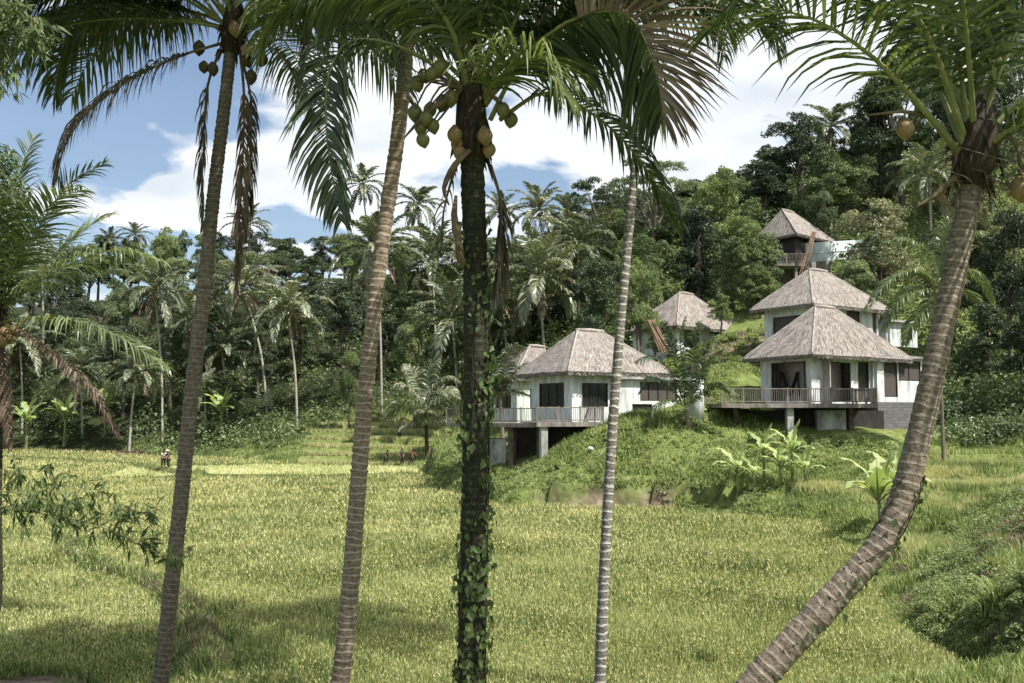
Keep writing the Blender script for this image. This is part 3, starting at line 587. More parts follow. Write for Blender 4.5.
rows(700, 1090, (116, 128, 144), 52, 66, 11, 19, ['leafA', 'leafC', 'leafC'], KN)
# undergrowth: leafy masses over the forest floor
def undergrowth(name, n, px0, px1, dlo, dhi, hgt, leaf, mat, label, nl=46, p=1.02, cond=None):
    x, y, px = sample_view(n, px0, px1, min(dlo(np.array([px0, px1]))), dhi, p)
    k = (y > dlo(px)) & (poly_sd(x, y, FIELD) > 1.5)
    for cx, cy, r in HUTMASK: k &= np.hypot(x-cx, y-cy) > r*1.05
    for T in (TERR_L, TERR_R): k &= poly_sd(x, y, T) > .5
    if cond is not None: k &= cond(x, y, px)
    x, y = x[k], y[k]; z = hz(x, y); Cs, Ns = [], []
    for a, b, c in zip(x, y, z):
        r = hgt*random.uniform(.5, 1.2); cc, nr = shell((a, b, c+r*.35), r, nl, .9, -.2); Cs.append(cc); Ns.append(nr)
    V, q = leaf_quads(np.concatenate(Cs), np.concatenate(Ns), leaf, .55)
    tag(link(name, mesh_np(name, V, q, None, [mat])), label, None, kind='stuff')
DL = lambda px: np.interp(px, [-60, 120, 260, 300, 360, 470, 490, 520, 640, 700, 760, 930, 935, 1100], [134, 128, 112, 112, 123, 124, 96, 90, 98, 99, 96, 92, 74, 66])
undergrowth('undergrowth', 5200, -80, 1110, DL, 178, 2.3, .42, M['under'], 'dense green undergrowth on the forest floor behind the field')
DLr = lambda px: np.interp(px, [925, 930, 1100], [66, 62, 60])
undergrowth('undergrowth', 650, 925, 1110, DLr, 80, 1.15, .26, M['leafA'], 'dark bushes on the slope right of the leaning palm', 60)
# bushes of the near right bank and the mound edges
def bushes(name, spots, leaf, mat, label, nl=140):
    Cs, Ns = [], []
    for px, py, d, r in spots:
        q = P(px, py, d); q[2] = H(q[0], q[1])
        for j in range(5):
            o = RNG.normal(size=3)*r*.5; c = q+o; c[2] = H(c[0], c[1])+abs(o[2])*.5
            cc, nr = shell(c, r*RNG.uniform(.35, .7), nl//5*2, .8, -.3); Cs.append(cc); Ns.append(nr)
    V, q = leaf_quads(np.concatenate(Cs), np.concatenate(Ns), leaf, .5)
    o = link(name, mesh_np(name, V, q, None, [mat])); tag(o, label, None, kind='stuff'); return o
sp = []
for i in range(110):
    px = random.uniform(925, 1090); d = random.uniform(18.5, 33)
    if poly_sd(np.array([(px-CX)/F*d]), np.array([d]), FIELD)[0] > .3: sp.append((px, 500, d, random.uniform(.3, .6)))
sp += [(random.uniform(985, 1070), 500, random.uniform(18.5, 24), random.uniform(.25, .5)) for i in range(34)]
bushes('bank_creepers', sp, .085, M['leafB'], 'tangled leafy creepers on the near right bank', 420)
x, y, px = sample_view(16000, 975, 1100, 24, 40, 1.1); k = (vnoise(x, y, 2.4, 91) > .55) & (poly_sd(x, y, FIELD) > 1)
tag(link('dry_grass', blades('dry_grass', np.stack([x, y, hz(x, y)+.12], 1)[k], np.full(int(k.sum()), .35), np.full(int(k.sum()), .03), M['dry'], 1.2, True)), 'tan dry grass lying over the top of the near right bank', None, kind='stuff')
sp = [(random.uniform(960, 1060), 500, random.uniform(33, 44), random.uniform(.4, .8)) for i in range(14)]
bushes('bank_creepers', sp, .12, M['leafB'], 'lighter bushes higher on the right bank beside the terraces', 300)
sp = [(440+random.uniform(-14, 26), 470, random.uniform(67.5, 77), random.uniform(.5, .9)) for i in range(22)]+[(random.uniform(510, 560), 490, random.uniform(58, 61), .35) for i in range(5)]
bushes('mound_bushes', sp, .17, M['weed'], 'leafy bushes at the left foot of the mound', 240)
sp = [(random.uniform(735, 905), 440, random.uniform(58, 61.5), random.uniform(.4, .7)) for i in range(26)]+[(random.uniform(600, 640), 420, random.uniform(60.3, 61), .4) for i in range(5)]+[(random.uniform(700, 735), 400, random.uniform(64, 70), .6) for i in range(12)]+[(random.uniform(700, 770), 350, random.uniform(74, 84), .6) for i in range(34)]+[(random.uniform(676, 716), 415, random.uniform(61.5, 62.6), .4) for i in range(7)]
bushes('slope_bushes', sp, .16, M['weed'], 'green bushes around the foot of the right hut deck', 240)
sp = [(random.uniform(690, 800), 505, random.uniform(52.5, 54.5), random.uniform(.2, .4)) for i in range(14)]+[(random.uniform(600, 690), 500, random.uniform(54.7, 56), .22) for i in range(9)]
bushes('field_edge_weeds', sp, .1, M['vine'], 'low weeds along the field edge below the banana clump', 160)
bushes('dry_bush', [(128, 455, 118.5, 1.1), (134, 455, 119, 1.0), (122, 455, 119, .8)], .3, M['dry'], 'brown dry bush mound at the far left edge of the field', 300)
sp = [(random.uniform(100, 330), 460, random.uniform(116, 130), random.uniform(.6, 1.1)) for i in range(80)]
sp = [s for s in sp if poly_sd(np.array([(s[0]-CX)/F*s[2]]), np.array([s[2]]), FIELD)[0] > .4]
bushes('field_edge_bushes', sp, .26, M['leafB'], 'green bushes along the far left edge of the field', 220)
x, y, px = sample_view(4600, 430, 1060, 45, 84, 1.6); sd = poly_sd(x, y, FIELD); k = (sd > .3) & (dirtw(x, y) < RNG.uniform(.2, 1.3, len(x))) & (vnoise(x, y, 3.1, 41) > .33)
for cx, cy, r in HUTMASK: k &= np.hypot(x-cx, y-cy) > r*.9
k &= ~(((px > 505) & (px < 600) & (y > 63.5)) | ((px > 760) & (px < 905) & (y > 63.2) & (y < 72))) & (poly_sd(x, y, TERR_R) > -.2)
def cover(name, x, y, rlo, rhi, leaf, mat, label, nl):
    z = hz(x, y); Cs, Ns = [], []
    for a, b, c in zip(x, y, z):
        cc, nr = shell((a, b, c), random.uniform(rlo, rhi), nl, .75, 0); Cs.append(cc); Ns.append(nr)
    V, q = leaf_quads(np.concatenate(Cs), np.concatenate(Ns), leaf, .4)
    tag(link(name, mesh_np(name, V, q, None, [mat])), label, None, kind='stuff')
cover('ground_cover', x[k], y[k], .12, .38, .15, M['weed'], 'leafy weeds spread over the grass mound and hut slopes', 34)
x, y, px = sample_view(2600, 860, 1090, 22, 46, 1.6); k = (poly_sd(x, y, FIELD) > .2) & (poly_sd(x, y, TERR_R) > .2)
cover('ground_cover', x[k], y[k], .08, .3, .08, M['weed'], 'small weeds between the grass on the near right bank', 40)
x, y, px = sample_view(60000, 880, 1090, 20, 46, 1.3); k = (poly_sd(x, y, FIELD) > .2) & (vnoise(x, y, 1.3, 61) > .58) & (poly_sd(x, y, TERR_R) > .2)
tag(link('dry_grass', blades('dry_grass', np.stack([x, y, hz(x, y)], 1)[k], np.full(int(k.sum()), .38), np.full(int(k.sum()), .02), M['dry'], .7, True)), 'dry brown grass tufts among the creepers of the right bank', None, kind='stuff')
k = (poly_sd(x, y, FIELD) > .1) & (vnoise(x, y, .9, 71) > .8)
tag(link('tall_grass', blades('tall_grass', np.stack([x, y, hz(x, y)], 1)[k], np.full(int(k.sum()), .75), np.full(int(k.sum()), .03), M['grass'], .45, True)), 'tall arching grass tufts on the near right bank', None, kind='stuff')
def ground_at(px, py, d0=20, d1=140):
    ds = np.arange(d0, d1, .15); pts = np.array([P(px, py, d) for d in ds]); zz = hz(pts[:, 0], pts[:, 1]); k = np.argmax(pts[:, 2] < zz); return pts[k]
bp = []
for line, wd in (([(898, 464), (950, 465), (1020, 468)], .8), ([(955, 477), (1025, 481)], .7), ([(925, 486), (985, 490)], .6), ([(916, 501), (945, 506), (970, 515)], .6), ([(795, 487), (835, 491), (874, 495)], .6), ([(880, 548), (915, 554), (955, 558)], .45), ([(900, 475), (945, 476)], .5)):
    q = spline([ground_at(*c) for c in line], 40)
    for i in range(2400):
        c = q[random.randrange(40)]+RNG.normal(size=3)*np.array([.25, wd*.45, 0]); bp.append(c)
bp = np.array(bp); bp[:, 2] = hz(bp[:, 0], bp[:, 1])
tag(link('rice_crop', blades('rice_crop', bp, np.full(len(bp), .52), np.clip(bp[:, 1]*.0009, .02, .07), M['rice_gold'], .2, False)), 'tall ripe rice edging the stepped plots beside the leaning palm', None, kind='stuff')
# ------------------------------------------------------------------ palms
NEAR = [False]
def frond_geo(mb, path, L=1.0, n=80, droop=.6, start=.2, r0=.03, fa=(35, 65), segs=4, w=.045, roll=0., leafm=0, rachm=1, lift=.2, split=None, miss=.04, jit=.15, prof=None, sides=(-1, 1), rn=5):
    """one pinnate frond. split=(t,mat): leaflets of side +1 beyond t use another material"""
    if NEAR[0]: L *= 1.38; fa = (fa[0]-14, fa[1]-12); n = int(n*.9); w *= .92
    m = max(24, n); pts = spline(path, m*2)
    al = np.concatenate([[0], np.cumsum(np.linalg.norm(np.diff(pts, axis=0), axis=1))]); al /= al[-1]
    T = np.gradient(pts, axis=0); T /= np.linalg.norm(T, axis=1)[:, None]
    S = np.zeros_like(T); s = np.cross(T[0], [0, 0, 1.]);
    if np.linalg.norm(s) < .2: s = np.cross(pts[-1]-pts[0], [0, 0, 1.])
    if np.linalg.norm(s) < .05: s = np.array([1., 0, 0])
    for i in range(len(T)):
        c = s-T[i]*s.dot(T[i]); c /= np.linalg.norm(c)+1e-9; S[i] = c; s = c
    N = np.cross(S, T)
    if roll: S, N = S*math.cos(roll)+N*math.sin(roll), N*math.cos(roll)-S*math.sin(roll)
    k = np.linspace(0, len(pts)-1, 14).astype(int)
    mb.tube(pts[k], r0*(1-.9*al[k]**.8), rn, rachm)
    for sd in sides:
        u = np.sort(RNG.uniform(0, 1, n) if jit > .5 else np.linspace(0, 1, n)+RNG.normal(0, .3/n, n)); u = np.clip(u, 0, 1)
        u = u[RNG.uniform(0, 1, n) > miss]; q = len(u); t = start+(1-start)*u*.995
        j = np.clip((np.interp(t, al, np.arange(len(al)))).round().astype(int), 0, len(al)-1)
        ln = L*np.clip(np.interp(u, [0, .12, .35, .6, .85, 1], [.45, .8, 1, .95, .62, .32]) if prof is None else np.interp(u, *prof), .05, 2)*RNG.uniform(1-jit, 1+jit*.5, q)
        f = np.radians(fa[0]+(fa[1]-fa[0])*u+RNG.normal(0, 5, q))[:, None]
        D = S[j]*sd*np.cos(f)+T[j]*np.sin(f)+N[j]*(lift+RNG.normal(0, .08, q))[:, None]; D /= np.linalg.norm(D, axis=1)[:, None]
        g = np.clip(droop+RNG.normal(0, .1, q), 0, 1.2)[:, None]
        p = pts[j].copy(); rows_ = []; wp = np.interp(np.linspace(0, 1, segs+1), [0, .25, .6, 1], [.55, 1, .85, .04])
        tw = RNG.normal(0, .35, q)[:, None]
        for kk in range(segs+1):
            a = kk/segs; d = D*(1-g*a*.9)+np.array([0, 0, -1.])*g*a*1.5; d /= np.linalg.norm(d, axis=1)[:, None]
            W = np.cross(d, N[j]); W /= np.linalg.norm(W, axis=1)[:, None]+1e-6; W2 = np.cross(d, W); W = W*np.cos(tw*(1+a))+W2*np.sin(tw*(1+a))
            rows_ += [p-W*w*.5*wp[kk], p+W*w*.5*wp[kk]]
            p = p+d*(ln/segs)[:, None]
        V = np.stack(rows_, 1).reshape(-1, 3); nv = 2*(segs+1); base = np.arange(q)[:, None]*nv
        for kk in range(segs):
            pass
        Q = np.concatenate([base+[2*kk, 2*kk+1, 2*kk+3, 2*kk+2] for kk in range(segs)])
        if split is not None and sd == split[2]:
            sel = np.tile(u > split[0], segs); 
            off = mb.n
            mb.add(V, Q[~sel], None, leafm); V2 = V
            if sel.any(): mb.q.append(Q[sel]+off); mb.qm.append(np.full(int(sel.sum()), split[1]))
        else: mb.add(V, Q, None, leafm)
def arc_path(c, az, el, L, bend, n=7):
    """frond midrib leaving c at elevation el and bending down"""
    p = np.array(c, float); out = [p.copy()]; e = el
    for i in range(n):
        p = p+np.array([math.cos(az)*math.cos(e), math.sin(az)*math.cos(e), math.sin(e)])*L/n; out.append(p.copy()); e -= bend/n*(.6+.8*i/n)
        e = max(e, -1.45)
    return out
# ---- distant palms: crown variants in metres, origin at the crown heart
def far_crown(seed, nf=22, L=4.3):
    global RNG
    keep = RNG; RNG = np.random.default_rng(seed); random.seed(seed); mb = MB()
    for i in range(nf):
        q = i/nf; el = 1.35-1.75*q+random.uniform(-.15, .15)
        frond_geo(mb, arc_path((0, 0, .2), i*2.4+random.uniform(-.3, .3), el, L*random.uniform(.85, 1.1)*(.8+.2*(q > .15)), 1.1+.9*q), .95, 40, .55+.3*q, .15, .05, segs=2, w=.13, leafm=0, rachm=1, miss=.03, rn=4)
    for i in range(random.randint(2, 5)):
        frond_geo(mb, arc_path((0, 0, 0), random.uniform(0, 6.28), -.75, L*.65, .9), .7, 26, 1.0, .15, .05, segs=2, w=.10, leafm=2, rachm=3, miss=.2, rn=4)
    for i in range(8):
        a = random.uniform(0, 6.28); c = (math.cos(a)*.35, math.sin(a)*.35, -.35+random.uniform(-.2, .15)); mb.tube([(c[0], c[1], c[2]-.13), (c[0], c[1], c[2]-.06), (c[0], c[1], c[2]+.06), (c[0], c[1], c[2]+.13)], [.03, .12, .12, .03], 6, 4)
    me = mb.mesh('crown', [M['palmfar'], M['rachis'], M['palmdead'], M['rachisdead'], M['nut']]); RNG = keep
    return me
FC = [far_crown(31+i) for i in range(6)]; FC.append(far_crown(77, 14))
random.seed(21)
FPALMS = []
def far_palm(cx_, cy_, bx, d, rpx, note=None, thick=.15, v=None, dark=False):
    c = P(cx_, cy_, d); b = HP(bx, d+random.uniform(-.5, .5)); s = rpx/F*d/3.25
    root = thing('coconut_palm', b)
    mb = MB(); m = (b+c)/2+np.array([(b[0]-c[0])*.22, 0, 0]); pts = spline([b-[0, 0, .6], b, m, c], 14); mb.tube(pts-b, np.linspace(thick*1.25, thick*.8, 14), 8)
    mb.build('trunk', M['barkfar'], root, True)
    o = link('crown', FC[v if v is not None else random.randrange(6)], root); o.location = c-b; o.scale = (s, s, s); o.rotation_euler = (random.uniform(-.1, .1), random.uniform(-.1, .1), random.uniform(0, 6.28))
    FPALMS.append([root, cx_, cy_, bx, d, note])
for a in [(155, 292, 164, 128, 40), (288, 312, 298, 122, 42), (243, 288, 268, 130, 38), (136, 374, 131, 126, 28), (362, 186, 372, 168, 24), (418, 206, 424, 160, 26), (376, 252, 382, 124, 46),
          (538, 280, 545, 104, 52), (578, 250, 580, 110, 44), (540, 212, 545, 134, 30), (568, 216, 570, 140, 26), (500, 214, 502, 150, 22), (135, 236, 137, 196, 15), (110, 242, 112, 198, 15),
          (248, 226, 250, 190, 22), (452, 322, 458, 110, 50), (432, 262, 436, 132, 40), (502, 302, 508, 112, 46), (832, 128, 828, 118, 30), (20, 345, 24, 140, 34), (190, 322, 196, 138, 32),
          (222, 352, 228, 132, 30), (470, 268, 474, 140, 36), (604, 236, 606, 122, 34), (205, 390, 207, 127, 22), (80, 372, 84, 136, 26),
          (930, 180, 935, 98, 40), (40, 250, 42, 170, 24), (985, 250, 990, 84, 44)]:
    far_palm(*a)
# ---- nearby palms
NEAR[0] = True
def lathe_nut(mb, c, r=.115, m=0, tilt=None):
    k = np.linspace(0, 1, 9); prof = np.array([.02, .45, .78, .96, 1, .93, .75, .42, .05])*r; t = np.array([0, 0, -1.]) if tilt is None else np.asarray(tilt)/np.linalg.norm(tilt)
    mb.tube([np.asarray(c)+t*(q-.5)*r*2.75 for q in k], prof, 12, m)
def trunk_path(px_pts, d, base_px):
    top = [P(*q, d) for q in px_pts]
    b = HP(base_px, d); return spline([b-[0, 0, .5], b]+top[::-1][0:0]+top, 90), b
def palm_trunk(root, pts, rad, mat, ring=.11, n=20, amp=.05):
    al = np.concatenate([[0], np.cumsum(np.linalg.norm(np.diff(pts, axis=0), axis=1))]); k = int(al[-1]/(ring/3))+2
    a = np.linspace(0, al[-1], k); p = np.stack([np.interp(a, al, pts[:, i]) for i in range(3)], 1)
    r = np.interp(a/al[-1], np.linspace(0, 1, len(rad)), rad); fr = np.modf(a/ring)[0]; r = r*(1+amp*np.where(fr < .34, .7, np.where(fr < .67, -.3, 0))+.03*RNG.normal(size=len(r)))
    mb = MB(); mb.tube(p-root_loc(root), r, n); return mb.build('trunk', mat, root, True)
def root_loc(root): return np.array(root.location)
def fr(root, path, leafm='palm', name='frond', rach='rachis', **kw):
    """path given as (px,py,depth)"""
    mb = MB(); pp = [P(*q) for q in path]; o = root_loc(root)
    frond_geo(mb, np.array(pp)-o, **kw)
    mats = [M[leafm], M[rach]]+([M['palmdead']] if kw.get('split') else [])
    return mb.build(name, mats, root)
def fra(root, c, az, el, FL, bend, leafm='palm', name='frond', rach='rachis', **kw):
    mb = MB(); o = root_loc(root); frond_geo(mb, np.array(arc_path(c, az, el, FL, bend))-o, **kw); return mb.build(name, [M[leafm], M[rach]], root)
def nuts(root, lst, d, r=.12, mat='nut', stalk=None):
    o = root_loc(root)
    for (px, py) in lst:
        mb = MB(); q = P(px, py, d+random.uniform(-.15, .15))-o; lathe_nut(mb, (0, 0, 0), r*random.uniform(.88, 1.08), 0, (random.uniform(-.4, .4), random.uniform(-.4, .4), -1))
        ob = mb.build('coconut', M[mat], root, True); ob.location = q
    if stalk is not None:
        mb = MB()
        for px, py in lst: limb(mb, P(*stalk, d)-o, P(px, py-4, d)-o, .02, .012, 5, .12)
        mb.build('fruit_stalk', M['rachisdead'], root)
def heart(root, pts, r, seed=0, h=.9):
    """fibrous crown heart with old leaf bases"""
    o = root_loc(root); top = pts[-1]-o; t = pts[-1]-pts[-6]; t /= np.linalg.norm(t); mb = MB()
    mb.tube([top-t*.15, top+t*.2, top+t*.6, top+t*h], [r*1.05, r*1.5, r*1.3, r*.4], 14, 0)
    for i in range(26):
        a = RNG.uniform(0, 6.28); s = RNG.uniform(-.1, .5); p = top+t*s+np.array([math.cos(a), math.sin(a), 0])*r*1.2; q = p+np.array([math.cos(a)*.10, math.sin(a)*.10, -.1-.35*RNG.uniform()]); mb.tube([p, (p+q)/2+[0, 0, .05], q], [.035, .022, .006], 5, 0)
    return mb.build('leaf_base_fibre', M['fibre'], root, True)
GP = 'tall coconut palms on the near bank'
# palm one
d = 16.5; pts, b = trunk_path([(160, 683), (172, 580), (182, 490), (191, 400), (203, 300), (213, 200), (224, 110), (231, 45)], d, 152)
p1 = thing('coconut_palm', b, 'grey-brown coconut palm with dangling dry fronds, leftmost full trunk', 'palm tree', GP)
palm_trunk(p1, pts, [.135, .125, .12, .11, .10], M['bark1'], .085); heart(p1, pts, .13)
fr(p1, [(230, 35, d), (195, -10, 16.2), (140, -28, 15.8), (80, -22, 15.4), (30, 0, 15.2), (5, 45, 15.1)], L=1.25, n=120, droop=.95, r0=.035, w=.05)
fr(p1, [(228, 35, d), (180, 8, 16.9), (130, 5, 17.2), (85, 22, 17.4), (62, 55, 17.5), (54, 95, 17.6)], L=1.0, n=100, droop=.9, r0=.03, w=.05)
fr(p1, [(226, 42, d), (180, 56, 16.0), (130, 80, 15.7), (88, 112, 15.5), (66, 145, 15.4), (58, 172, 15.4)], leafm='palmdark', rach='rachisdead', L=.8, n=100, droop=1.1, r0=.03, w=.035)
fr(p1, [(236, 30, d), (275, -8, 16.3), (320, -5, 16), (360, 20, 15.8), (390, 62, 15.7)], L=1.1, n=105, droop=.9, r0=.035, w=.05)
fr(p1, [(238, 38, d), (275, 50, 16.6), (298, 85, 16.6), (316, 125, 16.7)], leafm='palmdark', L=.55, n=50, droop=.9, r0=.02, w=.035, miss=.3)
fr(p1, [(220, 50, d), (207, 90, 16.3), (203, 160, 16.3), (203, 225, 16.3)], leafm='palmdark', rach='rachisdead', name='withered_frond', L=.38, miss=.2, n=110, droop=1.15, r0=.03, w=.03, jit=.6, fa=(72, 92))
fr(p1, [(240, 50, d), (244, 100, 16.3), (242, 180, 16.3), (236, 290, 16.3)], leafm='palmdead', rach='rachisdead', name='withered_frond', L=.42, miss=.25, n=190, droop=1.15, r0=.03, w=.028, jit=.6, fa=(74, 92))
fr(p1, [(238, 45, d), (251, 100, 16.9), (250, 160, 16.9), (244, 240, 16.9)], leafm='palmdark', rach='rachisdead', name='withered_frond', L=.38, miss=.25, n=150, droop=1.15, r0=.03, w=.028, jit=.6, fa=(74, 92))
for i in range(15):
    a = i*2.4+.5; fra(p1, P(232, 28, d), a, random.uniform(.35, 1.35), random.uniform(4, 4.6), 1.4+random.uniform(0, .6), L=1.05, n=80, droop=.8, r0=.035, w=.05)
for a, e in ((3.3, .15), (2.9, .35), (3.6, .5), (.2, .3), (-.3, .5), (.1, .75), (3.1, .7)):
    fra(p1, P(232, 30, d), a, e, 4.3, 1.1, L=1.1, n=95, droop=.9, r0=.035, w=.05)
fr(p1, [(232, 20, d), (190, -30, 15.9), (130, -50, 15.4), (70, -40, 15), (25, -10, 14.8), (-5, 40, 14.7)], L=1.2, n=110, droop=.9, r0=.035, w=.05)
fr(p1, [(232, 22, d), (200, -20, 17), (150, -35, 17.4), (105, -15, 17.7), (75, 25, 17.9)], L=1.2, n=100, droop=.95, r0=.035, w=.05)
fr(p1, [(236, 22, d), (280, -30, 16.6), (340, -40, 16.8), (390, -10, 17)], L=1.2, n=100, droop=.9, r0=.035, w=.05)
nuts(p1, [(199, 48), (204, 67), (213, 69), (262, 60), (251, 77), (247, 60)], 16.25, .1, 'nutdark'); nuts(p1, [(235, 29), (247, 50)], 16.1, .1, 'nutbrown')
# palm two
d = 16.2; pts, b = trunk_path([(340, 683), (350, 590), (357, 500), (364, 410), (374, 310), (384, 230), (396, 150), (403, 90), (409, 20), (418, -90), (424, -150)], d, 336)
p2 = thing('coconut_palm', b, 'brown coconut palm with bold pale trunk rings, second trunk from left', 'palm tree', GP)
palm_trunk(p2, pts, [.15, .14, .13, .122, .115, .11], M['bark2'], .12, amp=.08); heart(p2, pts, .13)
for i in range(17):
    a = i*2.4+1.1; fra(p2, P(425, -160, d), a, random.uniform(.1, 1.3), random.uniform(3.9, 4.5), 1.6+random.uniform(0, .6), L=1.0, n=75, droop=.8, r0=.035, w=.05)
fr(p2, [(424, -150, d), (380, -130, 16), (345, -70, 15.8), (318, 5, 15.7), (305, 60, 15.7), (300, 105, 15.7)], leafm='palmdark', L=.8, n=90, droop=1., r0=.03, w=.04)
# ivy clad palm three
d = 13.0; pts, b = trunk_path([(471, 683), (473, 560), (475, 450), (476, 340), (475, 250), (473, 190), (472, 150)], d, 470)
p3 = thing('coconut_palm', b, 'dark mossy coconut palm with heart-leaved creeper and green nuts', 'palm tree', GP)
palm_trunk(p3, pts, [.19, .18, .17, .165, .16, .155], M['bark3'], .10); heart(p3, pts, .15, h=1.7)
fr(p3, [(490, 120, d), (520, 62, 12.6), (560, 26, 12.2), (605, 10, 11.9), (634, 20, 11.8), (650, 52, 11.75), (660, 92, 11.7), (663, 118, 11.7)], name='drooping_frond', L=1.2, n=120, droop=.98, start=.22, r0=.038, w=.058, fa=(30, 50), sides=(-1,), roll=.9, jit=.2, leafm='palm')
fr(p3, [(490, 120, d), (520, 62, 12.6), (560, 26, 12.2), (605, 10, 11.9), (634, 20, 11.8), (650, 52, 11.75), (660, 92, 11.7), (663, 118, 11.7)], name='drooping_frond', leafm='palmlight', L=.95, n=80, droop=.98, start=.2, r0=.01, w=.045, fa=(30, 60), sides=(-1,), roll=.3, jit=.12)
fr(p3, [(575, 19, 12.05), (605, 9, 11.88), (634, 19, 11.78), (650, 51, 11.73), (660, 91, 11.68), (663, 120, 11.68)], leafm='palmdead', rach='rachisdead', name='withered_frond', L=.95, n=95, droop=.42, start=.03, r0=.012, w=.045, fa=(25, 75), sides=(1,), roll=1.15, lift=.05)
fr(p3, [(500, 120, d), (545, 92, 13.2), (590, 112, 13.5), (628, 145, 13.7), (660, 190, 13.8), (682, 228, 13.9)], L=.5, n=90, droop=.85, start=.15, r0=.035, w=.05)
fr(p3, [(465, 90, d), (430, 62, 12.7), (385, 42, 12.4), (348, 42, 12.3), (329, 75, 12.2), (326, 125, 12.2), (332, 175, 12.2), (342, 222, 12.2)], L=.62, n=115, droop=.8, roll=1.0, start=.25, r0=.04, w=.05)
fr(p3, [(470, 85, d), (425, 45, 13.2), (375, 12, 13.5), (320, -8, 13.6), (280, 10, 13.7), (262, 40, 13.7)], leafm='palmlight', L=1.05, n=110, droop=.8, start=.22, r0=.04, w=.05)
fr(p3, [(478, 100, d), (500, 55, 13.4), (540, 25, 13.8), (590, 18, 14.1), (640, 55, 14.3), (650, 110, 14.3)], L=1.0, n=100, droop=.85, start=.25, r0=.035, w=.05)
fr(p3, [(482, 100, d), (498, 78, 12.5), (525, 60, 12.1), (548, 62, 11.9), (560, 90, 11.8)], leafm='palmlight', L=.95, n=70, droop=.7, start=.15, r0=.03, w=.04)
for q in ([(474, 110, d), (464, 40, 12.9), (450, -20, 12.8), (430, -70, 12.7), (390, -120, 12.5)], [(480, 100, d), (500, 0, 13), (512, -70, 13), (540, -130, 13.2)], [(484, 105, d), (528, 40, 13), (566, -20, 13), (620, -70, 13), (680, -60, 13)],
          [(470, 95, d), (440, 20, 13.3), (395, -30, 13.6), (330, -50, 13.8)], [(486, 100, d), (545, 38, 13.3), (600, -8, 13.4), (665, -20, 13.5), (720, 20, 13.6)], [(478, 100, d), (480, 0, 13.1), (476, -80, 13.2), (450, -140, 13.3)],
          [(470, 100, d), (452, 30, 12.5), (420, -10, 12.2), (370, -22, 12.0), (325, 0, 11.9)], [(484, 100, d), (520, 10, 12.6), (560, -30, 12.4), (610, -40, 12.2), (655, -10, 12.1)]):
    fr(p3, q, L=1.1, n=85, droop=.75, start=.25, r0=.055, w=.05, rn=7)
for i in range(10):
    fra(p3, P(478, 90, d), i*2.4, random.uniform(.75, 1.4), random.uniform(4, 4.8), 1.2+random.uniform(0, .5), L=1.1, n=70, droop=.7, r0=.045, w=.05)
# dry hanging remains beside the trunk
fr(p3, [(490, 165, d), (500, 200, 12.9), (500, 250, 12.9), (494, 292, 12.9)], leafm='palmdark', rach='rachisdead', name='withered_frond', L=.5, n=110, droop=1.15, r0=.03, w=.028, jit=.6, fa=(74, 92), miss=.2)
fr(p3, [(462, 150, d), (450, 185, 12.9), (443, 215, 12.9), (440, 250, 12.9)], leafm='palmdark', rach='rachisdead', name='withered_frond', L=.3, n=24, droop=1.1, r0=.03, w=.03, miss=.4)
for q in ([(455, 95), (430, 110), (404, 138)], [(470, 150), (455, 165), (444, 188), (449, 205)]):
    mb = MB(); o = root_loc(p3); pp = spline([P(a, c_, 12.7)-o for a, c_ in q], 10); mb.tube(pp, np.interp(np.linspace(0, 1, 10), [0, .4, 1], [.03, .045, .01]), 8); mb.build('flower_sheath', M['rachisdead'], p3, True)
for cx_, cy_, r_ in ((456, 222, .07), (460, 248, .07)):
    mb = MB(); o = root_loc(p3); mb.tube([P(cx_, cy_-26, 12.8)-o, P(cx_-2, cy_-8, 12.75)-o, P(cx_, cy_+10, 12.75)-o, P(cx_+3, cy_+20, 12.8)-o], [.02, r_*.6, r_*.8, .02], 9); mb.build('dry_sheath', M['rachisdead'], p3, True)
nuts(p3, [(424, 76), (432, 74), (417, 84), (440, 68), (415, 113), (430, 110), (443, 103), (451, 98), (421, 127), (433, 126), (423, 140), (426, 118)], 12.75, .098, stalk=(462, 88))
nuts(p3, [(486, 72), (503, 110), (511, 120)], 12.75, .095, stalk=(490, 95))
nuts(p3, [(455, 135), (460, 153), (458, 144), (485, 136), (489, 150)], 12.8, .1, 'nutbrown')
def ivy(root, pts, t0, t1, n, rad, size, label_mat='vine', side=None, name='climbing_vine', out=.03):
    o = root_loc(root); mb = MB(); cs, nr = [], []; T = np.gradient(pts, axis=0)
    k = (RNG.uniform(t0, t1, n)*(len(pts)-1)).astype(int); a = RNG.uniform(0, 6.28, n) if side is None else RNG.normal(side, .9, n)
    dens = vnoise(k*.35+0., a*1.2, 1.0, 4); sel = dens > .46; k = k[sel]; a = a[sel]
    dirs = np.stack([np.cos(a), np.sin(a), np.zeros(len(a))], 1)
    c = pts[k]+dirs*(rad+out*RNG.uniform(.3, 2.2, len(a)))[:, None]-o+RNG.normal(size=(len(a), 3))*np.array([.01, .01, .06]); nn = dirs+np.array([0, 0, .35])+RNG.normal(size=(len(a), 3))*.3; nn /= np.linalg.norm(nn, axis=1)[:, None]
    V, q = leaf_quads(c, nn, size*RNG.uniform(.5, 1.3, len(c)), .75, .6); mb.add(V, q)
    for j in range(5):
        aa = RNG.uniform(0, 6.28)+np.cumsum(RNG.normal(0, .25, 30)); kk = np.linspace(t0, t1, 30)*(len(pts)-1); pp = pts[kk.astype(int)]+np.stack([np.cos(aa), np.sin(aa), 0*aa], 1)*(rad+.008)-o; mb.tube(pp, .007, 5, 1)
    return mb.build(name, [M[label_mat], M['bark3']], root)
ivy(p3, pts, .03, .80, 1100, .18, .085); ivy(p3, pts, .03, .62, 700, .18, .11, side=-1.0, out=.05)
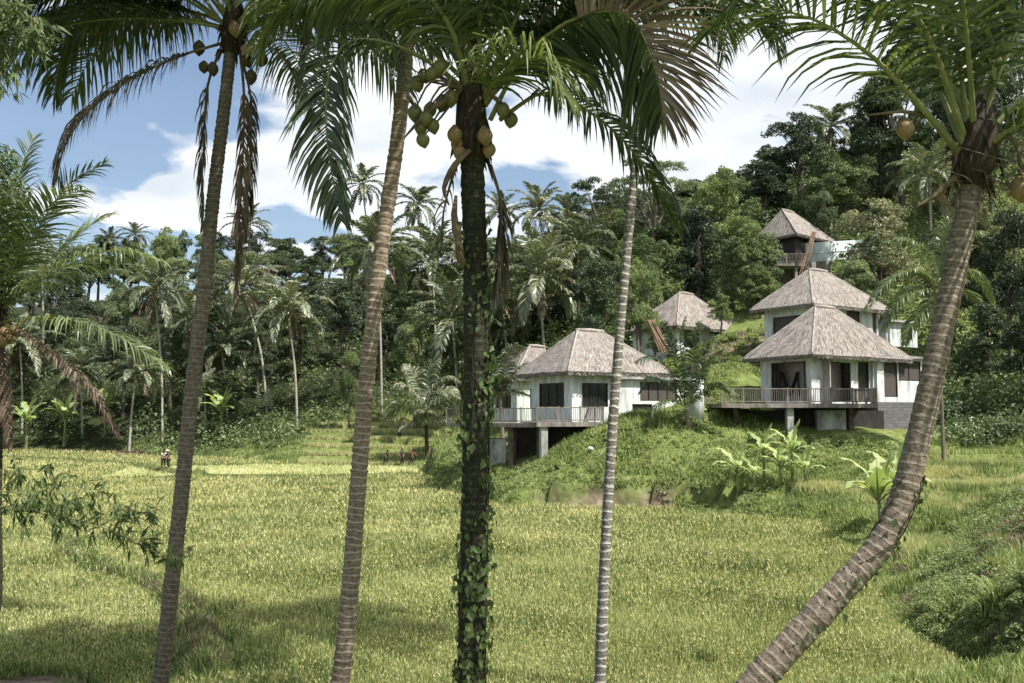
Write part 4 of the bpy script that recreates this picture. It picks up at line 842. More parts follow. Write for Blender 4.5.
# slim palm four
d = 18.9; pts, b = trunk_path([(600, 683), (603, 600), (608, 500), (613, 420), (620, 330), (629, 230), (637, 150), (643, 90), (648, 20), (654, -60)], d, 598)
p4 = thing('coconut_palm', b, 'slim pale grey coconut palm with white bands in front of left hut', 'palm tree', GP)
palm_trunk(p4, pts, [.115, .105, .095, .088, .085, .10, .11], M['bark4'], .15, 16); heart(p4, pts, .13)
for q in ([(655, -65, d), (700, -70, 20), (740, -35, 19.7), (765, 0, 19.5), (780, 55, 19.5)], [(655, -65, d), (690, -60, 21), (712, -25, 21.2), (722, 20, 21.3), (724, 60, 21.4)], [(655, -60, d), (620, -70, 20.6), (585, -40, 20.7), (565, 10, 20.8)]):
    fr(p4, q, L=.95, n=85, droop=.95, r0=.03, w=.05)
for i in range(16): fra(p4, P(654, -70, d), i*2.4, random.uniform(.1, 1.3), 4.1, 1.5, L=.95, n=60, droop=.8, r0=.03, w=.05)
# leaning palm five
d = 12.0; pts, b = trunk_path([(756, 683), (800, 634), (846, 584), (880, 545), (903, 495), (922, 425), (938, 350), (953, 280), (966, 215), (972, 175)], d, 700)
p5 = thing('coconut_palm', b, 'coconut palm with sharply bent leaning trunk at the right', 'palm tree', GP)
palm_trunk(p5, pts, [.185, .18, .17, .16, .148, .14, .135, .135], M['bark5'], .12, 22, .035); heart(p5, pts, .17, h=1.0)
ivy(p5, pts, .25, .58, 170, .175, .085, side=-.25)
D5 = [([(968, 170, d), (952, 95, 11.8), (938, 10, 11.6), (918, -60, 11.4), (880, -110, 11)], 'palm'), ([(972, 165, d), (962, 80, 11.9), (950, 0, 11.8), (945, -70, 11.7)], 'palmlight'), ([(965, 160, d), (915, 100, 11.6), (870, 55, 11.3), (815, 20, 11.1), (755, 8, 11), (705, 30, 11)], 'palm'),
      ([(968, 150, d), (935, 70, 12.3), (880, 10, 12.6), (820, -20, 12.8), (750, -25, 13), (690, 10, 13)], 'palmlight'), ([(975, 150, d), (1000, 70, 11.8), (1030, 10, 11.6), (1080, -20, 11.5)], 'palmlight'), ([(978, 155, d), (1010, 110, 12), (1060, 90, 12), (1120, 120, 12)], 'palm'),
      ([(970, 150, d), (985, 50, 12.3), (1000, -40, 12.6), (1030, -100, 13)], 'palm'), ([(965, 150, d), (925, 60, 12.4), (870, 0, 12.8), (810, -60, 13)], 'palm'), ([(975, 160, d), (1008, 130, 11.7), (1040, 125, 11.5), (1080, 160, 11.4)], 'palmlight'),
      ([(968, 150, d), (930, 40, 11.4), (885, -20, 11), (830, -40, 10.8), (770, -30, 10.6), (735, 5, 10.5)], 'palmlight')]
for q, m_ in D5: fr(p5, q, leafm='palm' if q[1][0] != 1000 else m_, L=1.0, n=46, droop=.5, start=.3, r0=.052, w=.055, rn=7, jit=.35, miss=.12)
for i in range(5): fra(p5, P(975, 140, d), i*2.4+.9, random.uniform(.7, 1.35), 4.2, 1.3, L=1.0, n=46, droop=.6, r0=.045, w=.045)
o = root_loc(p5); mb = MB()
for q in ([(962, 165, d), (940, 125, 11.8), (908, 112, 11.7), (868, 115, 11.6)], [(985, 160, d), (1005, 135, 11.8), (1018, 150, 11.8), (1020, 178, 11.8)], [(958, 175, d), (935, 195, 11.9), (915, 208, 11.9)]):
    mb.tube(spline([P(*z_)-o for z_ in q], 12), np.linspace(.045, .012, 12), 7)
mb.build('fruit_stalk', M['rachisdead'], p5, True)
nuts(p5, [(905, 129)], 11.7, .115, 'nutbrown'); nuts(p5, [(1020, 189)], 11.8, .12, 'nutbrown')
mb = MB()
for i in range(40):
    a = random.uniform(950, 1000); c0 = P(a, random.uniform(140, 190), 11.9); c1 = c0+np.array([random.uniform(-.4, .5), random.uniform(-.3, .3), random.uniform(-.9, -.1)]); limb(mb, c0-o, c1-o, .008, .003, 4, .2)
mb.build('hanging_fibre', M['rachisdead'], p5)
# left edge palm
d = 26.0; pts, b = trunk_path([(-6, 600), (-5, 500), (-3, 420), (-2, 360), (-3, 312)], d, -8)
p0 = thing('coconut_palm', b, 'creeper-covered coconut palm at the left photo edge with low fronds', 'palm tree')
palm_trunk(p0, pts, [.2, .17, .15, .15], M['bark3'], .11); heart(p0, pts, .16)
for q, m_ in (([(0, 310, d), (55, 272, 25.5), (115, 250, 25), (165, 262, 24.8)], 'palmlight'), ([(0, 312, d), (35, 235, 26), (68, 185, 26), (105, 163, 26)], 'palm'), ([(-2, 310, d), (10, 215, 26.5), (22, 165, 26.8), (34, 138, 27)], 'palm'), ([(0, 310, d), (55, 255, 27), (90, 226, 27.5), (110, 216, 28)], 'palmlight'),
              ([(2, 322, d), (55, 318, 25.5), (110, 332, 25), (168, 368, 24.8)], 'palmlight'), ([(0, 305, d), (20, 250, 24.5), (50, 205, 23.6), (82, 190, 23)], 'palm')):
    fr(p0, q, leafm=m_, L=.9, n=75, droop=.85 if q[-1][1] > 255 else .4, start=.12, r0=.045, w=.05)
fr(p0, [(8, 322, d), (45, 348, 25.6), (88, 385, 25.4), (119, 436, 25.3)], leafm='palmdead', rach='rachisdead', name='withered_frond', L=.4, n=110, droop=1.1, start=.12, r0=.04, w=.05)
fr(p0, [(0, 330, d), (2, 370, 25.8), (6, 410, 25.8), (10, 450, 25.8)], leafm='palmdead', rach='rachisdead', name='withered_frond', L=.3, n=70, droop=1.1, start=.12, r0=.04, w=.05)
for i in range(9): fra(p0, P(-3, 308, d), 1.8+i*.42, random.uniform(.1, 1.2), 4.3, 1.3, L=1.0, n=60, droop=.6, r0=.035, w=.07)
nuts(p0, [(4, 332), (10, 338), (2, 342), (14, 330)], 25.7, .13, 'nutbrown')
mb = MB(); Cs, Ns = [], []; o = root_loc(p0)
for px, py, r in [(2, 180, .5), (8, 205, .5), (4, 235, .55), (14, 250, .4), (2, 270, .5), (12, 195, .45), (0, 160, .4), (16, 225, .35), (6, 290, .4)]:
    c, n_ = shell(P(px, py, 25.6)-o, r, 420, 1.1, -.9); Cs.append(c); Ns.append(n_)
V, q = leaf_quads(np.concatenate(Cs), np.concatenate(Ns), .11); mb.add(V, q); mb.tube(spline([pts[-1]-o, P(2, 250, 25.8)-o, P(4, 165, 25.7)-o], 8), .04, 6, 1); mb.build('climbing_vine', [M['vine'], M['wood']], p0)
# ---- young palms by the huts
def small_palm(cx_, cy_, bx, d, fr_list, label, thick=.16, base=None, extra=0, L=.8, bark='bark5', leafm='palmlight', w=.07):
    b = HP(bx, d); root = thing('young_palm', b, label, 'palm tree'); c = P(cx_, cy_, d)
    mb = MB(); mb.tube(spline([b-[0, 0, .3], b, (b+c)/2, c], 16)-b, np.linspace(thick*1.3, thick*.8, 16), 10); mb.build('trunk', M[bark], root, True)
    for f in fr_list:
        dead = f[0] == 'x'; pth = [(cx_, cy_, d)]+[(a, e, d+g) for a, e, g in (f[1] if dead else f)]
        fr(root, pth, leafm='palmdead' if dead else leafm, name='withered_frond' if dead else 'frond', L=L, n=80, droop=.75, start=.12, r0=.04, w=w*1.25)
    for i in range(extra): fra(root, c, i*2.4, random.uniform(.2, 1.3), 2.6, 1.4, leafm=leafm, L=L, n=46, droop=.6, r0=.035, w=w)
small_palm(686, 408, 688, 61.5, [[(682, 370, 0), (680, 335, 0), (684, 318, 0)], [(696, 385, -.3), (710, 360, -.6), (722, 350, -.8)], [(672, 375, 0), (655, 358, -.4), (636, 362, -.8)], [(700, 380, .6), (706, 350, .8), (712, 335, 1)], [(668, 385, .4), (650, 378, .5), (640, 392, .6)], [(676, 360, -.7), (668, 335, -.9), (664, 322, -1)],
                                  [(700, 395, -.8), (716, 385, -1), (728, 392, -1.2)], ['x', [(672, 400, -.6), (655, 408, -1), (646, 428, -1.2)]][1], [(692, 372, .4), (694, 340, .5), (700, 322, .6)]], 'young palm with upright fronds beside the white column of left hut', .14, L=.72, w=.065, leafm='palm')
small_palm(426, 425, 428, 99, [[(420, 400, 0), (402, 385, 0), (388, 396, 0)], [(430, 395, 0), (445, 378, 0), (462, 382, 0)], [(428, 390, 1), (430, 370, 1), (438, 358, 1)], [(418, 410, -1), (400, 405, -1), (386, 418, -1)], [(436, 405, -1), (452, 400, -1), (462, 415, -1)], [(421, 392, 1), (412, 372, 1), (404, 366, 1)],
                                 [(432, 400, 2), (450, 392, 2), (458, 398, 2)]], 'small palm growing by the stepped rice plots left of ivy-clad trunk', .2, L=1.3, extra=5, bark='fibre', leafm='palmfar', w=.11)
small_palm(938, 292, 941, 60, [[(915, 272, -.5), (890, 280, -1), (866, 310, -1.5)], [(920, 290, -.5), (900, 300, -1), (884, 330, -1.2)], [(925, 255, 0), (905, 240, 0), (885, 242, 0)], [(950, 255, 0), (968, 235, 0), (985, 232, 0)], [(955, 275, 0), (975, 275, 0), (992, 300, 0)], [(942, 250, .5), (948, 225, .5), (956, 210, .5)],
                                 [(928, 305, -1), (912, 325, -1.2), (905, 345, -1.4)]], 'shaded palm whose fronds hang right of the upper right hut', .1, L=.9, extra=6, bark='bark1', w=.08)
small_palm(500, 398, 503, 74, [[(490, 375, -.5), (478, 362, -1), (462, 362, -1.5)], [(515, 372, 0), (528, 366, -.5), (538, 385, -1)], [(506, 370, -1), (512, 350, -1.4), (524, 348, -1.6)], [(492, 385, 0), (478, 385, 0), (470, 402, 0)]], 'palm fronds rising beside the rear left hut behind ivy-clad trunk', .14, L=.9, extra=5, w=.09, leafm='palmfar')
# ---- bananas
NEAR[0] = False
def banana_leaf(L=1.7, W=.46, bend=1.3, el=1.0):
    n = 12; pth = np.array(arc_path((0, 0, 0), 0, el, L+.35, bend, n)); t = np.linspace(0, 1, n+1); wd = W*np.interp(t, [0, .16, .25, .5, .85, 1], [.03, .04, .7, 1, .7, .04])
    T = np.gradient(pth, axis=0); T /= np.linalg.norm(T, axis=1)[:, None]; S = np.array([0, 1., 0]); N = np.cross(T, S)*-1
    mb = MB(); V, q = [], []
    for i in range(n+1):
        j = 1+.12*math.sin(i*2.3)
        for k, s in enumerate((-1, -.5, 0, .5, 1)): V.append(pth[i]+S*s*wd[i]*.5*j+np.array([0, 0, 1.])*abs(s)*wd[i]*.18*(1 if abs(s) < .8 else .6)-np.array([0, 0, .04])*(abs(s) > .8)*((i*7) % 3))
    for i in range(n):
        for k in range(4):
            if k in (0, 3) and (i*5+k) % 4 == 0 and i > 4: continue
            a = i*5+k; q.append((a, a+1, a+6, a+5))
    mb.add(V, q); mb.tube(pth, np.linspace(.035, .008, n+1), 5, 1); return mb.mesh('leaf', [M['banana'], M['rachis']], True)
BL = [banana_leaf(1.6, .58, 1.2, 1.25), banana_leaf(1.5, .55, 1.9, 1.0), banana_leaf(1.6, .58, .4, 1.42), banana_leaf(1.2, .5, 1.6, .85)]
def banana(px, d, h, s, label, group, nl=7, azs=None):
    b = HP(px, d); root = thing('banana_plant', b, label, 'banana plant', group, scale=(s, s, s))
    mb = MB(); mb.tube(spline([(0, 0, -.3), (0, 0, 0), (.04, 0, h*.5), (0, .04, h)], 8), np.linspace(.13, .06, 8), 9); mb.build('stem', M['rachis'], root, True)
    for i in range(nl):
        o = link('leaf', BL[[2, 0, 1, 0, 1, 3, 3, 0, 2][i % 9]], root); o.location = (0, 0, h-.04*i); o.rotation_euler = (random.uniform(-.1, .1), 0, (azs[i] if azs else i*2.4+random.uniform(-.3, .3)))
GB = 'banana plants at the foot of the mound'
for px, d, h, s, l in [(736, 54.6, 1.7, .95, 'banana plant at the left end of the clump below the deck'), (752, 54.0, 1.3, .8, 'banana plant second from left in the clump below the deck'), (762, 55.2, 1.9, .9, 'taller banana plant in the middle of the clump below the deck'),
                       (778, 54.2, 1.4, .85, 'banana plant third from right in the clump below the deck'), (790, 54.8, 1.8, .95, 'banana plant second from right in the clump below the deck'), (803, 53.6, 1.2, .8, 'small banana plant at the right end of the clump below the deck')]:
    banana(px, d, h, s, l, GB)
banana(876, 41, 1.5, 1.2, 'large bright banana plant just left of the leaning trunk bend', None, 9)
banana(892, 43, 1.6, 1.1, 'banana plant half hidden behind the leaning trunk bend', None, 7)
for px, d, l in [(222, 123, 'broad-leaved banana plant in the forest edge right of first trunk'), (66, 134, 'banana plant at the forest edge above the field far left'), (106, 136, 'banana plant left of the drooping brown frond tip at forest edge'), (28, 133, 'banana plant at the forest edge near the left photo border')]:
    banana(px, d, 2.0, 2.0, l, 'banana plants along the forest edge', 9)
# ---- bamboo stems reaching in from the left
def leafy_branch(name, label, cat, main, subs, mat, leaf, nper=9, base=None, r0=.02, spread=.28, droopy=.75, per=34):
    pp = spline([P(*q) for q in main], 40); b = base if base is not None else np.array([pp[0][0], pp[0][1], H(pp[0][0], pp[0][1])])
    root = thing(name, b, label, cat); mb = MB()
    full = np.concatenate([spline([b-[0, 0, .3], b+[0, 0, 1.0], pp[0]], 8)[:-1], pp]); mb.tube(full-b, np.concatenate([np.full(7, r0*1.3), np.linspace(r0, r0*.25, 40)]), 7)
    lm = MB(); tips = []
    for i in range(6, 40, 1):
        for s in range(2):
            dr = RNG.normal(size=3)*np.array([1, .7, .8]); dr[0] += .6; dr /= np.linalg.norm(dr); L = spread*RNG.uniform(.5, 1.4); e = pp[i]+dr*L; mb.tube([pp[i]-b, (pp[i]+e)/2+[0, 0, .03]-b, e-b], [.005, .004, .002], 4); tips.append((pp[i], e))
    for q in subs:
        sp_ = spline([P(*z_) for z_ in q], 24); mb.tube(sp_-b, np.linspace(r0*.5, .003, 24), 5)
        for i in range(4, 24):
            dr = RNG.normal(size=3); dr /= np.linalg.norm(dr); e = sp_[i]+dr*spread*.8; tips.append((sp_[i], e)); mb.tube([sp_[i]-b, e-b], [.004, .002], 4)
    V, Qs, n0 = [], [], 0
    for a, e in tips:
        for j in range(nper):
            t = RNG.uniform(.3, 1); c = a*(1-t)+e*t; d_ = (e-a)/np.linalg.norm(e-a)*.6+RNG.normal(size=3)*.45+np.array([0, 0, -droopy]); d_ /= np.linalg.norm(d_); s_ = np.cross(d_, RNG.normal(size=3)); s_ /= np.linalg.norm(s_); l = leaf*RNG.uniform(.6, 1.2)
            V += [c, c+d_*l*.35+s_*l*.09, c+d_*l+np.array([0, 0, -l*.1]), c+d_*l*.35-s_*l*.09]
    V = np.array(V)-b; nq = len(V)//4; lm.add(V, np.arange(nq)[:, None]*4+[0, 1, 2, 3])
    mb.build('stem', M['rachis'], root, True); lm.build('foliage', M[mat], root)
leafy_branch('bamboo_stem', 'thin bamboo stem with lance leaves reaching across the field from left edge', 'bamboo', [(-60, 470, 12), (-10, 504, 12), (30, 511, 12), (60, 516, 12.1), (100, 526, 12.2), (140, 545, 12.3), (172, 560, 12.4)],
             [[(20, 509, 12), (45, 490, 11.9), (80, 487, 11.8), (110, 500, 11.8)], [(-10, 490, 12), (20, 493, 12), (60, 500, 12), (95, 498, 12.1)], [(100, 526, 12.2), (130, 512, 12.3), (160, 518, 12.4)], [(0, 480, 12), (20, 470, 12), (52, 470, 12)]], 'bamboo', .17, 6, HP(-120, 12))
leafy_branch('leafy_branch_tree', 'drooping thin-leaved branch hanging into the top left corner', 'tree', [(-120, -60, 13), (-60, -30, 13), (-20, 0, 13), (10, 20, 13), (25, 50, 13)],
             [[(-30, -10, 13), (0, 40, 13), (15, 75, 13.1)], [(-20, 0, 13), (20, 10, 13), (45, 30, 13)], [(-30, 20, 13), (-5, 60, 13), (8, 95, 13)]], 'bamboo', .2, 8, HP(-260, 13), .035)
# ------------------------------------------------------------------ huts
K = 1.08
def fracx(A, B, px):
    k = (px-CX)/F; return (k*A[1]-A[0])/((B[0]-A[0])-k*(B[1]-A[1]))
def zat(A, B, px, py):
    s = fracx(A, B, px); y = A[1]+(B[1]-A[1])*s; return P(px, py, y)[2]
class Hut:
    def __init__(s, label, Fc, Lc, Rc, apex, floor_py, over=.85, ridge=1.05, base_px=None):
        """Fc,Lc,Rc,apex: (px,py,d). eave corners front,left,right"""
        s.F = P(Fc[0], Fc[1], Fc[2]*K); s.ze = s.F[2]; s.L = P(Lc[0], Lc[1], Lc[2]*K); s.Rr = P(Rc[0], Rc[1], Rc[2]*K); s.L[2] = s.Rr[2] = s.ze
        s.uL = s.L-s.F; s.uR = s.Rr-s.F; s.lL = np.linalg.norm(s.uL); s.lR = np.linalg.norm(s.uR); s.eL = s.uL/s.lL; s.eR = s.uR/s.lR
        s.B = s.L+s.uR; s.za = P(apex[0], apex[1], apex[2]*K)[2]; c = (s.F+s.B)/2; s.c = c
        ax = (apex[0]-CX)/F*c[1]; s.ap = np.array([ax, c[1], s.za]); s.zf = P(Fc[0], floor_py, Fc[2]*K)[2]
        o = over; s.over = o; s.wF = s.F+(s.eL+s.eR)*o; s.wL = s.L+(s.eR-s.eL)*o; s.wR = s.Rr+(s.eL-s.eR)*o; s.wB = s.B-(s.eL+s.eR)*o
        for q in (s.wF, s.wL, s.wR, s.wB): q[2] = 0
        base = s.c.copy(); base[2] = s.zf; s.root = thing('thatched_hut', base, label, 'hut', 'thatched hillside huts'); s.o = base
        s.roof(ridge)
    def roof(s, r):
        e1 = s.ap-s.eR*r; e2 = s.ap+s.eR*r; mb = MB(); th = .22
        cor = [s.F, s.Rr, s.B, s.L]; nz_ = lambda a, b: vnoise(np.array(a), np.array(b), 1., 7)
        sides = [(s.F, s.Rr, e1, e2), (s.Rr, s.B, e2, e2), (s.B, s.L, e2, e1), (s.L, s.F, e1, e1)]
        for (A, B, a, b) in sides:
            nu, nv = 44, 22; V, U, q = [], [], []; Lab = np.linalg.norm(B-A)
            for i in range(nv+1):
                v = i/nv; g = v**.97
                for j in range(nu+1):
                    u = j/nu; p = (A*(1-u)+B*u)*(1-v)+(a*(1-u)+b*u)*v; p = p.copy(); p[2] = s.ze+(s.za-s.ze)*g
                    edge = min(u, 1-u)*4; bu = (RNG.uniform()-.5)*.05+(.06*(float(nz_(u*Lab*1.3, v*7+A[0])[()])-.5) if edge > .2 else 0)
                    p[2] += bu*(1 if edge > .3 else .3); V.append(p); U.append((u*Lab*(1-v*.6)+A[0], v*5.5))
            for i in range(nv):
                for j in range(nu): k = i*(nu+1)+j; q.append((k, k+1, k+nu+2, k+nu+1))
            mb.add(np.array(V)-s.o, q, None, 0, U)
            # thick eave edge and underside
            n = np.cross(B-A, [0, 0, 1.]); n /= np.linalg.norm(n); c = s.c; n = n if np.dot(n, (A+B)/2-c) > 0 else -n
            W, q2, U2 = [], [], []
            for j in range(nu+1):
                u = j/nu; p = A*(1-u)+B*u; lo = p-n*.10-np.array([0, 0, th+RNG.uniform(0, .07)]); inn = (c-p)*np.array([1, 1, 0]); inn = p+inn*.30; inn[2] = s.ze+.28; W += [p-np.array([0, 0, .004]), lo, inn]; U2 += [(u*Lab, 0), (u*Lab, -.3), (u*Lab, -.9)]
            for j in range(nu): k = j*3; q2 += [(k, k+1, k+4, k+3), (k+1, k+2, k+5, k+4)]
            mb.add(np.array(W)-s.o, q2, None, 0, U2)
        roof = mb.build('roof', M['thatch'], s.root, True)
        # ragged straw along the eave and over the slopes
        V = []
        for (A, B, a, b) in sides:
            n = int(np.linalg.norm(B-A)*38)
            for k in range(n):
                u = RNG.uniform(0, 1); p = A*(1-u)+B*u; p = p+np.array([0, 0, -RNG.uniform(.05, .22)]); e = (B-A)/np.linalg.norm(B-A); l = RNG.uniform(.03, .12); out = (p-s.c)*np.array([1, 1, 0]); out /= np.linalg.norm(out); t = p-np.array([0, 0, l])+out*RNG.uniform(0, .08)+e*RNG.normal(0, .04); p = p+out*.015; V += [p-e*.02, p+e*.02, t+e*.012, t-e*.012]
            n = int(np.linalg.norm(B-A)*26)
            for k in range(n):
                v = 1-math.sqrt(RNG.uniform(.02, 1)); u = RNG.uniform(.02, .98); f = lambda vv: ((A*(1-u)+B*u)*(1-vv)+(a*(1-u)+b*u)*vv)*np.array([1, 1, 0])+np.array([0, 0, s.ze+(s.za-s.ze)*vv**.97+.035])
                p = f(v); t = f(max(0, v-RNG.uniform(.04, .12))); e = (B-A)/np.linalg.norm(B-A); t = t+e*RNG.normal(0, .1)+[0, 0, .02]; V += [p-e*.018, p+e*.018, t+e*.012, t-e*.012]
        V = np.array(V)-s.o; m2 = MB(); m2.add(V, np.arange(len(V)//4)[:, None]*4+[0, 1, 2, 3]); m2.build('straw_fringe', M['straw'], roof).location = (0, 0, 0)
        hb = MB()
        for A, t in ((s.F, e1), (s.Rr, e2), (s.B, e2), (s.L, e1)):
            pp = []; 
            for i in range(12):
                v = i/11; p = A*(1-v)+t*v; p = p.copy(); p[2] = s.ze+(s.za-s.ze)*v**.97+.01; pp.append(p)
            hb.tube(np.array(pp)-s.o-[0, 0, .03], np.linspace(.07, .08, 12)*(1+.12*RNG.normal(size=12)), 7)
        hb.tube(np.array([e1-s.eR*.1, (e1+e2)/2+[0, 0, .04], e2+s.eR*.1])-s.o, [.13, .14, .13], 8)
        hb.build('ridge_cap', M['ridge'], roof, True)
        # attic slab closes the hut under the thatch
        sl = MB(); zz = s.ze+.02; q = [s.wF, s.wR, s.wB, s.wL]; V = [np.array([a[0], a[1], zz+h_]) for h_ in (-.1, 0) for a in q]; sl.add(np.array(V)-s.o, [(0, 1, 2, 3), (7, 6, 5, 4), (0, 4, 5, 1), (1, 5, 6, 2), (2, 6, 7, 3), (3, 7, 4, 0)]); sl.build('ceiling', M['interior'], s.root)
    def wallface(s, mb, A, B, z0, z1, ops, th=.18):
        """ops: (s0,s1,za,zb) holes"""
        L = np.linalg.norm((B-A)[:2]); e = (B-A)*np.array([1, 1, 0]); e /= np.linalg.norm(e); n = np.array([e[1], -e[0], 0])
        if np.dot(n, (A-s.c)*np.array([1, 1, 0])) < 0 and s.inside: n = -n
        xs = sorted({0., 1.}|{o[0] for o in ops}|{o[1] for o in ops})
        for a, b in zip(xs[:-1], xs[1:]):
            mid = (a+b)/2; hs = sorted([(o[2], o[3]) for o in ops if o[0] < mid < o[1]]); z = z0; segs_ = []
            for h0, h1 in hs: segs_.append((z, h0)); z = h1
            segs_.append((z, z1))
            for u0, u1 in segs_:
                if u1-u0 < .02: continue
                c = A+(B-A)*mid; c = np.array([c[0], c[1], (u0+u1)/2])-n*th/2-s.o; mb.box(c, e*(b-a)*L/2, n*th/2, np.array([0, 0, (u1-u0)/2]))
        return e, n, L
    inside = True
    def window(s, A, B, o, e, n, L, pane='pane', mull=1, parent=None, fw=.07):
        c = A+(B-A)*(o[0]+o[1])/2; w = (o[1]-o[0])*L; zc = (o[2]+o[3])/2; h = o[3]-o[2]; c = np.array([c[0], c[1], zc])-n*.09-s.o; fb = MB(); Z = np.array([0, 0, 1.])
        for sg in (-1, 1):
            fb.box(c+e*sg*(w/2-fw/2-.002), e*fw/2, n*.055, Z*(h/2-.002)); fb.box(c+Z*sg*(h/2-fw/2-.002), e*(w/2-fw-.003), n*.05, Z*fw/2)
        for k in range(mull): fb.box(c+e*w*((k+1)/(mull+1)-.5), e*.03, n*.045, Z*(h/2-fw-.004))
        win = fb.build('window', M['frame'], s.root)
        pb = MB(); pb.box(c-n*.02, e*(w/2-fw*.5), n*.01, Z*(h/2-fw*.5)); pb.build('pane', M[pane], win)
    def holes(s, A, B, pxs): return [(max(.01, fracx(A, B, a)), min(.99, fracx(A, B, b)), zat(A, B, (a+b)/2, d_), zat(A, B, (a+b)/2, c_)) for a, b, c_, d_, *_ in pxs]
    def walls(s, left, right, zbot=None, mat='wall'):
        zb = s.zf if zbot is None else zbot; mb = MB(); info = []
        for A, B, l in ((s.wL, s.wF, left), (s.wF, s.wR, right)):
            ops = s.holes(A, B, l); ops = [(a, b, max(c, s.zf+.02), min(d, s.ze-.15)) for a, b, c, d in ops]; e, n, L = s.wallface(mb, A, B, zb, s.ze-.1, ops); info.append((A, B, ops, e, n, L, l))
        for A, B in ((s.wR, s.wB), (s.wB, s.wL)): s.wallface(mb, A, B, zb, s.ze-.1, [])
        q = [s.wF, s.wR, s.wB, s.wL]; V = [np.array([a[0], a[1], zb+h_]) for h_ in (-.12, 0) for a in q]; mb.add(np.array(V)-s.o, [(0, 1, 2, 3), (7, 6, 5, 4), (0, 4, 5, 1), (1, 5, 6, 2), (2, 6, 7, 3), (3, 7, 4, 0)])
        mb.build('wall', M[mat], s.root)
        for A, B, ops, e, n, L, l in info:
            for o, sp_ in zip(ops, l):
                kind = sp_[4] if len(sp_) > 4 else 'pane'
                if kind == 'open':
                    pb = MB(); c = A+(B-A)*(o[0]+o[1])/2; c = np.array([c[0], c[1], (o[2]+o[3])/2])-n*1.3-s.o; pb.box(c, e*(o[1]-o[0])*L*.75, n*.04, np.array([0, 0, (o[3]-o[2])/2+.3])); pb.build('inner_wall', M['interior'], s.root)
                    s.window(A, B, o, e, n, L, 'pane', 0) if False else None
                    fb = MB(); c = c+n*1.2; w = (o[1]-o[0])*L; h = o[3]-o[2]; Z = np.array([0, 0, 1.])
                    for sg in (-1, 1): fb.box(c+e*sg*(w/2-.04), e*.035, n*.06, Z*(h/2-.003))
                    fb.box(c+Z*(h/2-.04), e*(w/2-.08), n*.055, Z*.035); fb.build('window_frame', M['frame'], s.root)
                else: s.window(A, B, o, e, n, L, kind, sp_[5] if len(sp_) > 5 else 1)
    def wing(s, px0, px1, out, depth, slab_py, bottom_py, ops, solid=None):
        """flat-roofed room along the right wall"""
        A0, B0 = s.wF, s.wR; sA = fracx(A0, B0, px0); nrm = -s.eL
        A = A0+(B0-A0)*sA+nrm*out; A[2] = 0; t = 1.0; B = A+s.eR*1.0; B[2] = 0; sB = fracx(A, B, px1); B = A+s.eR*sB; B[2] = 0
        z1 = P(px0, slab_py, A[1])[2]; z0 = P(px0, bottom_py, A[1])[2]; mb = MB(); s.inside = False
        hs = [(max(.005, fracx(A, B, a)), min(.995, fracx(A, B, b)), zat(A, B, (a+b)/2, d_), min(zat(A, B, (a+b)/2, c_), z1-.06)) for a, b, c_, d_, *_ in ops]
        e, n, L = s.wallface(mb, A, B, z0, z1, hs)
        C = B+s.eL*depth; D = A+s.eL*depth; s.wallface(mb, C, B, z0, z1, []) ; s.wallface(mb, A+s.eL*.2, D, z0, z1, [])
        s.inside = True; w = mb.build('side_room', M['wall'], s.root)
        for o, sp_ in zip(hs, ops): s.window(A, B, o, e, n, L, sp_[4] if len(sp_) > 4 else 'blind', sp_[5] if len(sp_) > 5 else 1)
        rb = MB(); c = (A+C)/2; rb.box(np.array([c[0], c[1], z1+.09])-s.o, s.eR*(L/2+.3), s.eL*(depth/2+.35), np.array([0, 0, .085])); rb.build('flat_roof', M['concrete'], s.root)
        s.wA, s.wBB, s.wz0, s.we, s.wn, s.wL_ = A, B, z0, e, n, L
    def deck(s, A, B, depth, zt, rails, posts, ret=None, dirn=None):
        """A,B front edge world points (xy); zt floor height"""
        A = np.array([A[0], A[1], zt]); B = np.array([B[0], B[1], zt]); e = (B-A)/np.linalg.norm(B-A); L = np.linalg.norm(B-A); n = np.array([e[1], -e[0], 0]); Z = np.array([0, 0, 1.])
        if n[1] > 0: n = -n
        mb = MB(); c = (A+B)/2-n*depth/2; k = int(depth/.16)
        mb.box(c-Z*.16-s.o, e*L/2, n*(depth/2-.05), Z*.10)
        for i in range(k): mb.box(A+e*L/2-n*(.08+i*depth/k)-Z*.03-s.o, e*(L/2+.03), n*(depth/k*.46), Z*.025)
        mb.box(A+e*L/2-Z*.15+n*.02-s.o, e*(L/2+.03), n*.025, Z*.12)
        dk = mb.build('deck', M['deckwood'], s.root)
        def rail(P0, P1):
            rb = MB(); v = P1-P0; l = np.linalg.norm(v); u = v/l
            rb.bar(P0+Z*.92-s.o, P1+Z*.92-s.o, .09, .06); rb.bar(P0+Z*.12-s.o, P1+Z*.12-s.o, .05, .06); m = int(l/.14)
            for i in range(m+1):
                p = P0+v*i/m; big = i % 10 == 0; t = RNG.normal(0, .012); w = .05 if big else .026; rb.bar(p+Z*(0 if big else .12)-s.o, p+u*t+Z*(1.0 if big else .90)-s.o, w*2, w*(2 if big else 1.1))
            rb.build('railing', M['deckwood'], dk)
        rail(A+n*-.08, B+n*-.08)
        if 'L' in rails: rail(A-n*.1, A-n*(depth-.1))
        if 'R' in rails: rail(B-n*.1, B-n*(depth-.1))
        for px, off, w, mat in posts:
            t = fracx(A, B, px); p = A+(B-A)*t-n*off; zg = H(p[0], p[1])-.4; pb = MB(); pb.box(np.array([p[0], p[1], (zg+zt-.27)/2])-s.o, e*w/2, n*w/2, Z*(zt-.27-zg)/2); pb.build('support_post', M[mat], dk)
